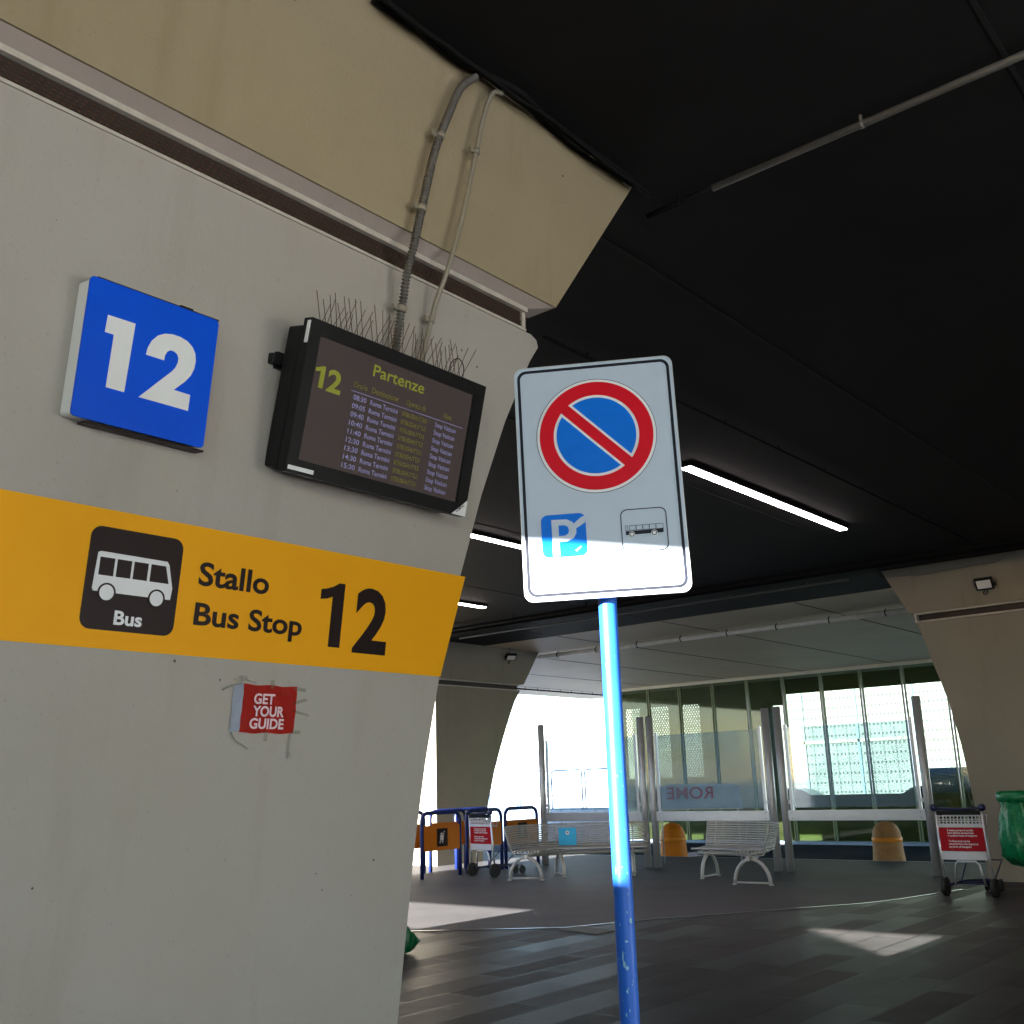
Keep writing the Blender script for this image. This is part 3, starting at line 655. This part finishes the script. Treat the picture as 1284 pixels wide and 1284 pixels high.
b.build('bus_frame', 'sign_black', sg)
b = MB()
b.prism([(.0500, .1445), (.1380, .1455), (.1385, .1545), (.0500, .1535)], 0, .0012)
for x0, x1 in ((.0495, .0560), (.0595, .0745), (.0750, .0900), (.0905, .1055), (.1060, .1210), (.1215, .1385)):
    b.ring([(x0, .1548), (x1, .1548), (x1, .1672), (x0, .1672)], [(x0+.0008, .1556), (x1-.0008, .1556), (x1-.0008, .1664), (x0+.0008, .1664)], 0, .0012)
b.build('bus_pictogram', 'sign_black', sg)
for x in (.0640, .1165):
    w_o = MB().prism(circ(x, .1455, .0072, 24), .0012, .0018).build('bus_wheel', 'icon_white', sg)
    MB().ring(circ(x, .1455, .0060, 24), circ(x, .1455, .0042, 24), .0018, .0023).build('wheel_ring', 'sign_black', w_o)
MB().prism(circ(.0015, .0905, .0225, 30), 0, .0012).build('round_sticker', 'sticker', sg)
MB().ring(circ(.0015, .0905, .0230, 30), circ(.0015, .0905, .0218, 30), 0, .0015).build('sticker_outline', 'sign_black', sg)
text('worn_lettering', 'SITBUS SHUTTLE', 'sign_back', sg, -.06, .13, .045, .062, .0012)
b = MB(); b.box((0, .12, -.03), (.30, .03, .02)); b.box((0, .46, -.03), (.30, .03, .02)); b.build('back_bracket', 'sign_back', sg)

n_ = Vector((.54171, -.84057, 0)); pc = so+XD*(-.006)-n_*.050
pole = thing('sign_pole', 'blue painted pole with chipped paint carrying the no parking sign', 'pole', (pc.x, pc.y, 0))
MB().tube([(0, 0, z) for z in (0, .5, 1, 1.5, 2, 2.47)], .0218, 28).build('tube', 'pole', pole)
MB().tube([(0, 0, z) for z in (2.469, 2.477)], .0225, 20).build('cap', 'black', pole)
MB().lathe([(.07, 0), (.07, .008), (.03, .012), (.026, .05)], seg=24).build('base_collar', 'sign_back', pole)
b = MB()
for z in (2.04, 2.375): b.tube([(0, 0, z-.015), (0, 0, z+.015)], .0235, 20)
b.build('clamp', 'sign_back', pole)
b = MB()
def chip(ang, z, w_, hh, n=9):
    cs = []
    for k in range(n):
        a = 2*math.pi*k/n; q = random.uniform(.6, 1.1); cs.append((ang+w_*q*math.cos(a), z+hh*q*math.sin(a)))
    c0 = b.bm.verts.new((.02215*math.cos(ang), .02215*math.sin(ang), z))
    vs = [b.bm.verts.new((.02205*math.cos(a), .02205*math.sin(a), zz)) for a, zz in cs]
    for k in range(n): b.bm.faces.new([c0, vs[k], vs[(k+1) % n]])
toc = math.atan2(-pc.y, -pc.x)
for a, z, w_, hh in ((-.35, 1.135, .12, .012), (-.25, 1.12, .16, .008), (.0, 1.112, .18, .005), (.1, 1.165, .16, .003), (.7, 1.207, .2, .008), (-.1, 1.065, .12, .004), (.05, 1.027, .08, .004), (-.5, 1.20, .06, .004), (.3, 1.225, .1, .003), (-.3, 1.018, .1, .005), (.5, 1.262, .05, .004), (-.65, 1.31, .04, .012)): chip(toc+a, z, w_, hh)
for i in range(30): chip(toc+random.uniform(-1.2, 1.2), random.uniform(.9, 1.8), .04, random.uniform(.001, .003))
b.build('paint_chips', 'chip', pole)

# ------------------------------------------------------------------ wind screens
GY = 16.7
def screen(x0, x1, label):
    t_ = thing('wind_screen', label, 'wind screen', ((x0+x1)/2, GY, 0), 0, 'glass wind screens between steel posts'); w2 = (x1-x0)/2
    for s in (-1, 1):
        b = MB(); b.tube([(s*w2, 0, 0), (s*w2, 0, 1.3), (s*w2, 0, 2.655)], .066, 20); po = b.build('post', 'steel', t_)
        MB().tube([(s*w2, 0, 2.655), (s*w2, 0, 2.665)], .062, 20).build('post_cap', 'rubber', po)
        b = MB(); b.box((s*(w2-.13), 0, 1.66), (.05, .035, 1.40)); b.build('side_frame', 'rail', t_)
        MB().box((s*(w2-.09), 0, 1.1), (.04, .02, .06)).build('fixing', 'steel', t_)
    b = MB(); b.box((0, -.01, .885), (2*w2-.12, .05, .165), bevel=.003); rl = b.build('bottom_rail', 'rail', t_)
    b = MB()
    for s in (-1, 1):
        for z in (.84, .93): b.tube([(s*(w2-.13), -.034, z), (s*(w2-.13), -.038, z)], .008, 8)
    b.build('screws', 'rubber', rl)
    MB().box((0, 0, 1.66), (2*w2-.30, .008, 1.30)).build('pane', 'glass_clear', t_)
    return t_
screen(-13.34, -10.97, 'glass wind screen in steel posts beside the far left pier, behind the sign pole')
screen(-10.77, -8.42, 'middle glass wind screen, with the stand-in reflection panel behind it')
screen(-8.20, -5.83, 'right glass wind screen behind the orange banded bollard')
# added panel behind the middle screen, standing in for a reflection in its glass
bn = thing('reflection_panel', 'white panel standing in for a reflection, red letters ROME reversed', 'reflection_panel', (-10.25, 17.35, 0))
b = MB(); pts = [(-.93, .98), (.93, .98), (.88, 1.36), (.70, 1.42), (-.5, 1.43), (-.95, 1.38)]
b.prism(pts, -.004, .004, lambda x, y, z: (x, z+.02*math.sin(x*5), y)); b.build('reflection_sheet', 'white_bldg', bn)
rt_ = text('lettering', 'ROME', 'sign_red', bn, .36, -.62, 1.17, 1.38, 0, .01)
rt_.data.transform(Matrix.Rotation(R(90), 4, 'X')); rt_.location = (0, -.030, 0)
for x in (-.8, .8): MB().tube([(x, .03, 0), (x, .03, 1.4)], .012, 8).build('stand', 'steel', bn)

# ------------------------------------------------------------------ benches
def bench(path, side, legs, label):
    P = smooth([(x, y, 0) for x, y in path], 10); n = len(P); base = P[n//2].copy()
    t_ = thing('slatted_bench', label, 'bench', base, 0, 'curved metal slat benches')
    Q = [q-base for q in P]
    def nrm(i):
        d = Q[min(n-1, i+1)]-Q[max(0, i-1)]; return Vector((-d.y, d.x, 0)).normalized()*side, d.normalized()
    def off(o_, z): return [Q[i]+nrm(i)[0]*o_+Vector((0, 0, z)) for i in range(n)]
    b = MB()
    for k in range(8):
        o_ = -.24+k*.058; b.tube(off(o_, .445+.0025*(k-3)**2*.3), .017, 6)
    b.build('seat', 'bench', t_)
    b = MB()
    for k in range(11): b.tube(off(.235+k*.0105, .485+k*.0345), .0145, 6)
    b.build('backrest', 'bench', t_)
    MB().tube(off(-.02, .375), .034, 10).build('beam', 'bench', t_)
    for f_ in legs:
        i = int(f_*(n-1)); nn, d = nrm(i); c = Q[i]
        def pt(o_, z): return c+nn*o_+Vector((0, 0, z))
        b = MB(); arch = [pt(-.27*math.cos(a), .02+.34*math.sin(a)) for a in [math.pi*k/14 for k in range(15)]]
        b.tube(arch, .028, 8); b.tube([pt(-.27, .035), pt(.27, .035)], .015, 8)
        for o_ in (-.28, .28): b.tube([pt(o_, 0), pt(o_, .02)], .035, 10)
        b.build('leg', 'bench', t_)
        b = MB(); b.tube([pt(-.24, .425), pt(0, .395), pt(.2, .42), pt(.235, .48), pt(.345, .845)], .013, 6); b.build('bracket', 'bench', t_)
    for f_ in (.0, .3, .7, 1.0):
        i = int(f_*(n-1)); nn, d = nrm(i); b = MB(); b.tube([Q[i]+nn*(.235)+Vector((0, 0, .48)), Q[i]+nn*.345+Vector((0, 0, .84))], .010, 6); b.build('back_strut', 'bench', t_)
    return t_
bench([(-11.42, 13.75), (-11.60, 14.25), (-11.38, 14.72), (-10.9, 15.1), (-10.2, 15.55)], 1, (.03, .48, .93), 'curved metal bench with a blue poster on its back, left of the sign pole')
bench([(-9.06, 15.28), (-8.50, 15.28), (-8.02, 15.10), (-7.75, 14.75), (-7.68, 14.33)], 1, (.08, .97), 'curved metal bench in front of the middle wind screen')
po = thing('poster', 'bright cyan sheet hung on the back of the left bench', 'poster', (-11.26, 14.72, .50), R(30))
MB().box((0, 0, .14), (.30, .008, .28)).build('sheet', 'cyan', po)
b = MB(); b.prism(circ(0, .20, .035, 20), -.0055, -.0045, lambda x, y, z: (x, z, y)); b.build('white_disc', 'white_sign', po)
b = MB(); b.prism(circ(0, .205, .012, 14), -.0065, -.0056, lambda x, y, z: (x, z, y)); b.build('dark_dot', 'sign_black', po)

# ------------------------------------------------------------------ blue hoops with orange trolley panels
def hoop():
    t_ = thing('trolley_rack', '', 'rack', (0, 0, 0), R(90)); L = .95
    pts = [(0, 0, 0), (0, 0, .5), (0, 0, .95)]+[(.13-.13*math.cos(a), 0, .95+.13*math.sin(a)) for a in (R(30), R(60), R(90))]+[(L-.13, 0, 1.08)]+[(L-.13+.13*math.sin(a), 0, .95+.13*math.cos(a)) for a in (R(30), R(60), R(90))]+[(L, 0, .5), (L, 0, 0)]
    MB().tube(pts, .034, 10).build('hoop', 'navy', t_)
    pn = MB().box((L/2, -.02, .66), (L-.06, .012, .42), bevel=.003).build('panel', 'orange_panel', t_)
    MB().box((L/2, -.028, .665), (.27, .004, .30)).build('pictogram_plate', 'dark_vinyl', pn)
    b = MB(); z_ = -.0315
    for a, c in (((.06, .76), (.04, .76)), ((.04, .76), (.015, .60)), ((.015, .60), (-.07, .60))): b.tube([(L/2+a[0], z_, a[1]), (L/2+c[0], z_, c[1])], .006, 5)
    b.box((L/2-.02, z_, .66), (.07, .003, .09)); b.box((L/2-.02, z_, .725), (.045, .003, .03))
    for x in (-.06, .005): b.tube([(L/2+x, z_, .578), (L/2+x, z_-.002, .578)], .011, 10)
    b.build('pictogram', 'icon_white', pn)
    return t_
hp = hoop(); G = 'blue hoop racks with orange trolley panels'
spots = [(-13.3, 13.28, 'blue hoop rack with orange trolley panel, nearest one in the front row'), (-13.33, 14.45, 'blue hoop rack behind the small trolley with the red panel'), (-13.36, 15.55, 'blue hoop rack with orange panel seen past the end of the left bench'),
         (-14.2, 13.28, 'blue hoop rack in the back row, nearest the big pier'), (-14.25, 14.45, 'blue hoop rack in the back row, middle one'), (-14.3, 15.2, 'blue hoop rack in the back row, beside the far left pier')]
for i, (x, y, lab) in enumerate(spots):
    if i == 0: hp.location = (x, y, 0); hp['label'] = lab; hp['group'] = G
    else: dup(hp, (x, y, 0), R(90), lab, G)

# ------------------------------------------------------------------ luggage trolleys (handle end towards -y)
def trolley(loc, rz, label):
    t_ = thing('luggage_trolley', label, 'trolley', loc, rz, 'airport luggage trolleys')
    for s in (-1, 1):
        MB().tube([(s*.30, .03, .12), (s*.292, .0, .5), (s*.285, -.035, 1.02)], .0165, 10).build('upright', 'trolley', t_)
        w = MB().tube([(s*.30-.026, .03, .113), (s*.30-.022, .03, .113), (s*.30+.022, .03, .113), (s*.30+.026, .03, .113)], [.10, .113, .113, .10], 22).build('wheel', 'rubber', t_)
        MB().tube([(s*.30-.022, .03, .105), (s*.30+.022, .03, .105)], .05, 14).build('hub', 'trolley', w)
    MB().tube([(-.30, -.05, 1.06), (0, -.05, 1.045), (.30, -.05, 1.06)], .017, 10).build('handle', 'handle_navy', t_)
    for s in (-1, 1): MB().sphere((s*.30, -.05, 1.065), .05, (1, .8, .9)).build('grip', 'handle_navy', t_)
    MB().box((0, -.04, 1.005), (.55, .012, .055)).build('top_plate', 'black', t_)
    b = MB()
    for k in range(7):
        x = -.27+k*.09; b.tube([(x, -.03, .90), (x, .12, .83), (x, .16, .97)], .006, 6)
    for z, y in ((.90, -.03), (.83, .12), (.97, .16)): b.tube([(-.28, y, z), (.28, y, z)], .007, 6)
    for k in range(12): b.box((-.25+k*.0455, -.034, .915), (.010, .006, .12))
    for z in (.965, .925): b.box((0, -.034, z), (.55, .006, .010))
    b.box((0, -.03, .850), (.56, .008, .045)); b.build('basket', 'trolley_white', t_)
    MB().box((0, -.022, .685), (.55, .012, .28)).build('red_panel', 'trolley_red', t_)
    MB().box((0, -.016, .49), (.55, .012, .10)).build('white_panel', 'trolley_white', t_)
    for s_, z1 in (('È vietato portare il carrello\nfuori dall\'area aeroportuale\nin qualsiasi mezzo di trasporto', .81), ('Trolleys must not be\nremoved from the airport in\nany form of transport', .675)):
        q = text('lettering', s_, 'icon_white', t_, -.17, .19, 0, .10, 0, .02, sub=1.0)
        q.data.transform(Matrix.Translation((0, -.030, z1-.10)) @ Matrix.Rotation(R(90), 4, 'X'))
    b = MB(); b.tube([(-.17, .02, .13)]+[(-.13+.05*0, .01, .38)]+[(-.10, .0, .42), (.12, .0, .42), (.16, .01, .38), (.20, .02, .13)], .014, 8); b.build('lower_loop', 'trolley', t_)
    b = MB()
    for s in (-1, 1): b.tube([(s*.27, .05, .13), (s*.16, .45, .16), (s*.10, .85, .14)], .014, 8)
    for y in (.1, .3, .5, .7): b.tube([(-.24+y*.14, y, .15), (.24-y*.14, y, .15)], .009, 6)
    b.tube([(-.2, .3, .16), (-.22, .62, .40), (.22, .62, .40), (.2, .3, .16)], .010, 8); b.build('base_frame', 'handle_navy', t_)
    for s in (-1, 1):
        MB().tube([(s*.09-.014, .85, .065), (s*.09+.014, .85, .065)], .065, 16).build('wheel', 'rubber', t_)
    return t_
trolley((-4.54, 14.05, 0), R(-3), 'luggage trolley with a red notice at the foot of the right pier')
trolley((-12.66, 14.1, 0), R(-8), 'luggage trolley with a red notice in front of the blue racks')

# ------------------------------------------------------------------ green bags
def pleat(v, a): return v*(1+.06*math.sin(9*a+v.z*6)+.04*math.sin(17*a-v.z*11))
bn2 = thing('litter_bag', 'green litter bag hanging from a ring stand at the right edge', 'litter bag', (-3.62, 13.35, 0))
b = MB(); b.lathe([(.02, .44), (.16, .47), (.25, .56), (.27, .75), (.24, .95), (.20, 1.12), (.215, 1.17)], seg=60, fn=lambda v, a: Vector((v.x*(1+.06*math.sin(9*a+v.z*6)+.05*math.sin(17*a-v.z*11)), v.y*(1+.06*math.sin(9*a+v.z*6)), v.z+.02*math.sin(5*a)))); b.build('bag', 'bag', bn2)
MB().lathe([(.23, 1.15), (.245, 1.16), (.245, 1.24), (.22, 1.265), (.05, 1.275)], seg=36).build('lid', 'bag', bn2)
b = MB(); b.tube([(.0, .27, 0), (0, .27, 1.18)], .018, 8); b.lathe([(.16, 0), (.16, .015), (.03, .02)], (0, .27, 0)); b.build('stand', 'steel', bn2)
def rough(v, a):
    q = v*(1+.28*noise.noise(v*9)+.10*math.sin(7*a+v.z*20)); q.z = max(q.z, 0); return q
b = MB(); b.lathe([(.10, 0), (.19, .03), (.22, .10), (.20, .18), (.13, .25), (.05, .29), (.035, .32), (.07, .37), (.03, .38)], seg=40, fn=rough)
o = b.build('rubbish_bag', 'bag'); o.scale = (.85, .85, .85); o.location = (-7.68, 7.31, .004); tag(o, 'knotted green rubbish bag on the floor beside the near pier edge', 'rubbish bag')

# ------------------------------------------------------------------ bollards in the road
def bollard(x, y, lab, m_):
    t_ = thing('bollard', lab, 'bollard', (x, y, -.33), 0, 'fat round topped bollards in the road')
    MB().lathe([(.33, 0), (.31, .12), (.275, .45), (.265, .66), (.25, .78), (.21, .87), (.15, .93), (.07, .965), (.01, .97)], seg=32).build('body', m_, t_)
    MB().lathe([(.266, .60), (.276, .605), (.276, .675), (.264, .68)], seg=32).build('band', 'bollard_band', t_)
bollard(-7.95, 20.3, 'pale orange bollard with a bright band, right of the right bench', 'bollard')
bollard(-12.35, 19.8, 'orange bollard half hidden behind the middle pair of posts', 'orange_panel')

# ------------------------------------------------------------------ glass wall at the far side
gw = thing('glass_wall', 'tall green tinted glass wall across the road with thin mullions', 'glass wall', (-14, 29, -.33))
xs = [-19.85+k*1.18 for k in range(13)]
for i, x in enumerate(xs):
    b = MB(); b.box((x+14+.035, 0, 2.39), (.03, .09, 4.72)); b.box((x+14-.035, 0, 2.39), (.03, .09, 4.72)); b.build('mullion', 'olive', gw)
    if i < 12: MB().box((x+14+.59, 0, 2.39), (1.08, .01, 4.70)).build('pane', 'glass_green', gw)
MB().box((1.2, -.03, 4.755), (14.4, .14, .09)).build('top_rail', 'cream_bar', gw)
MB().box((1.2, -.03, .03), (14.4, .16, .06)).build('base_rail', 'blue_grey', gw)

# ------------------------------------------------------------------ beyond the glass
dw = thing('screen_wall', 'dark olive wall behind the glass with slanted slots', 'wall', (-17, 31, -.36))
# rectangles (x0,x1,z0,z1) in metres, opening kept for the view to the right; slots on the left
ox = 17
def rect(b, x0, x1, z0, z1, y=31.0, t=.12): b.box(((x0+x1)/2+17, y-31, (z0+z1)/2+.36), (x1-x0, t, z1-z0))
b = MB(); rect(b, -17.6, -15.35, -.36, 5.4); rect(b, -15.35, -6, 4.02, 5.4); rect(b, -15.35, -14.9, 3.7, 4.02); b.build('wall_panel', 'olive_wall', dw)
b = MB(); rect(b, -15.35, -6, -.36, .95); b.build('low_wall', 'olive_wall', dw)
b = MB()                                                   # slotted part: lattice
rect(b, -21.6, -21.0, -.36, 5.4); rect(b, -21.0, -17.6, 3.95, 5.4); rect(b, -21.0, -17.6, -.36, 1.6)
wins = [(-20.95, -20.30), (-19.95, -19.15), (-18.75, -17.95)]
px_ = -21.0
for w0, w1 in wins:
    rect(b, px_, w0, 1.6, 3.95); px_ = w1
    for k in range(34):
        for sgn in (-1, 1):
            z0 = .4+k*.15; wd = w1-w0; sl = sgn*1.5; t0, t1 = 0, wd      # clip each slanted bar to the window
            lo, hi = sorted(((1.58-z0)/sl, (3.97-z0)/sl)); t0, t1 = max(t0, lo), min(t1, hi)
            if t1-t0 < .02: continue
            b.tube([(w0+17+t0, 0, z0+sl*t0+.36), (w0+17+t1, 0, z0+sl*t1+.36)], .024, 4)
rect(b, px_, -17.6, 1.6, 3.95)
b.build('slotted_panel', 'olive_wall', dw)
pg = thing('parking_building', 'white perforated facade far behind the glass wall', 'building', (-17, 54, -.36))
MB().box((2, 4, 5.5), (42, 8, 11)).build('facade', 'perf', pg)
b = MB()
for k in range(12): b.box((-14+k*3.0, -.06, 5), (.12, .1, 10))
b.build('vertical_fins', 'blue_grey', pg)
b = MB()
for z in (3.6, 7.2): b.box((2, -.05, z), (42, .12, .16))
b.build('floor_edges', 'concrete', pg)
def car(loc, rz, m_, label, van=False):
    t_ = thing('parked_car', label, 'car', loc, rz, 'cars parked beyond the glass wall')
    if van: pf = [(-2.3, .35), (-2.3, 1.8), (-2.1, 2.0), (.9, 2.0), (1.6, 1.25), (2.3, 1.05), (2.35, .35)]; gl = [(.2, 1.2), (.3, 1.8), (.85, 1.8), (1.35, 1.25)]
    else: pf = [(-2.1, .3), (-2.15, .75), (-1.95, 1.0), (-1.5, 1.4), (-.4, 1.48), (.4, 1.4), (1.0, 1.0), (1.9, .85), (2.1, .6), (2.1, .3)]; gl = [(-1.75, 1.0), (-1.4, 1.33), (-.4, 1.41), (.35, 1.33), (.85, 1.0)]
    b = MB(); b.prism(pf, -.82, .82, lambda x, y, z: (x, z*(1-.12*max(0, y-1)), y)); bmesh.ops.bevel(b.bm, geom=b.bm.edges[:], offset=.05, segments=2, affect='EDGES'); b.build('body', m_, t_)
    b = MB(); b.prism(gl, -.815, .815, lambda x, y, z: (x, z*(1.01-.12*max(0, y-1)), y)); b.build('window', 'car_glass', t_)
    for x in (-1.35, 1.3):
        for s in (-1, 1):
            w = MB().tube([(x, s*.72, .33), (x, s*.86, .33)], .33, 20).build('wheel', 'rubber', t_); MB().tube([(x, s*.80, .33), (x, s*.87, .33)], .19, 12).build('rim', 'rail', w)
    for s in (-1, 1): MB().box((2.1 if not van else 2.33, s*.6, .72), (.06, .3, .14)).build('headlight', 'white_sign', t_)
    return t_
car((-18.2, 38.2, -.36), R(8), 'car_blue', 'dark blue car seen through the right wind screen, nearest the middle post')
car((-13.4, 38.6, -.36), R(186), 'car_grey', 'grey car parked beyond the glass wall')
car((-11.2, 36.0, -.36), R(95), 'car_blue', 'dark blue van parked beyond the glass wall near the right pier', True)
# parapet and railing beyond the open left side
pa = thing('parapet_railing', 'blue tube railing on a blue grey parapet at the bright opening', 'railing', (-24, 29.5, -.36))
b = MB(); b.box((-.4, .1, .53), (9.4, .2, 1.06)); b.build('parapet', 'blue_grey', pa)
b = MB()
for k in range(6): b.box((-4.6+k*1.45, -.004, .53), (.02, .004, 1.0))
b.build('panel_joints', 'rubber', pa)
for k in range(6):
    x0 = -5.05+k*1.45; x1 = x0+1.32; b = MB(); rr = .12
    pts = [(x0, .1, 1.06), (x0, .1, 2.2)]+[(x0+rr-rr*math.cos(a), .1, 2.2+rr*math.sin(a)) for a in (R(30), R(60), R(90))]+[(x1-rr, .1, 2.32)]+[(x1-rr+rr*math.sin(a), .1, 2.2+rr*math.cos(a)) for a in (R(30), R(60), R(90))]+[(x1, .1, 1.06)]
    b.tube(pts, .028, 8)
    for z in (1.48, 1.90): b.tube([(x0, .1, z), (x1, .1, z)], .016, 6)
    b.build('rail_bay', 'rail_blue', pa)
wb = thing('white_building', 'overexposed white building beyond the left opening', 'building', (-44, 70, -.36))
MB().box((0, 4, 4), (26, 8, 8)).build('wall', 'white_bldg', wb)
for k in range(8): MB().box((-10.5+k*3, -.02, 4.6), (1.4, .06, 1.6)).build('window', 'blue_grey', wb)
ww = thing('lattice_fence', 'pale lattice screen beside the far left pier', 'fence', (-31.5, 36, -.36))
b = MB()
for k in range(12): b.box((-2+k*.36, 0, 2.6), (.03, .03, 5.2))
for k in range(26):
    b.tube([(-2, .02, k*.22-.2), (1.96, .02, k*.22+.9-.2)], .016, 5)
b.build('lattice', 'blue_grey', ww)
# ------------------------------------------------------------------ unseen wall added behind the viewpoint, openings shaped to throw the sun patches
fy = -8.4
fc = thing('sun_mask_wall', 'added concrete wall behind the viewpoint, high openings cut to shape the sun patches', 'wall', (-6, fy, 0))
b = MB()
def solid(x0, x1, za, zb=None):
    zb = za if zb is None else zb
    A = [(x0+6, -.15, -.36), (x1+6, -.15, -.36), (x1+6, -.15, zb), (x0+6, -.15, za)]
    b.loft(A, [(x, -.004, z) for x, _, z in A])
solid(-19.4, -13.6, 4.9); solid(-13.6, -9.1, 4.03); solid(-9.1, -5.45, 4.9); solid(-5.45, -4.12, 4.475, 4.18); solid(-4.12, -1.84, 4.9); solid(-1.84, -.9, 3.745); solid(-.9, 5.0, 3.745)
b.build('wall_panel', 'concrete', fc)
sw = thing('light_block_wall', 'dark wall added on the right, out of view, to cut light in the hall', 'wall', (3.0, 10, 0))
MB().box((.15, .5, 2.05), (.3, 9.5, 4.85)).build('wall_panel', 'olive_wall', sw)  # unseen wall added to darken the floor and ceiling
MB().box((5.6, -4.45, 2.05), (11.0, .3, 4.85)).build('bounce_panel', 'white_bldg', sw)  # unseen white reflector added to bounce sun onto the near pier
lb = thing('reflection_darkener', 'grey blue block added out of view behind the near pier to darken the glass reflections', 'building', (-21, 1, -.36))
MB().box((-1.5, 0, 3.6), (3, 19, 7.2)).build('wall', 'blue_grey', lb)  # added block that fills the glass reflections with shade and cuts floor glare
for k in range(6): MB().box((.02, -7.6+k*3, 3.4), (.06, 1.5, 1.7)).build('window', 'car_glass', lb)
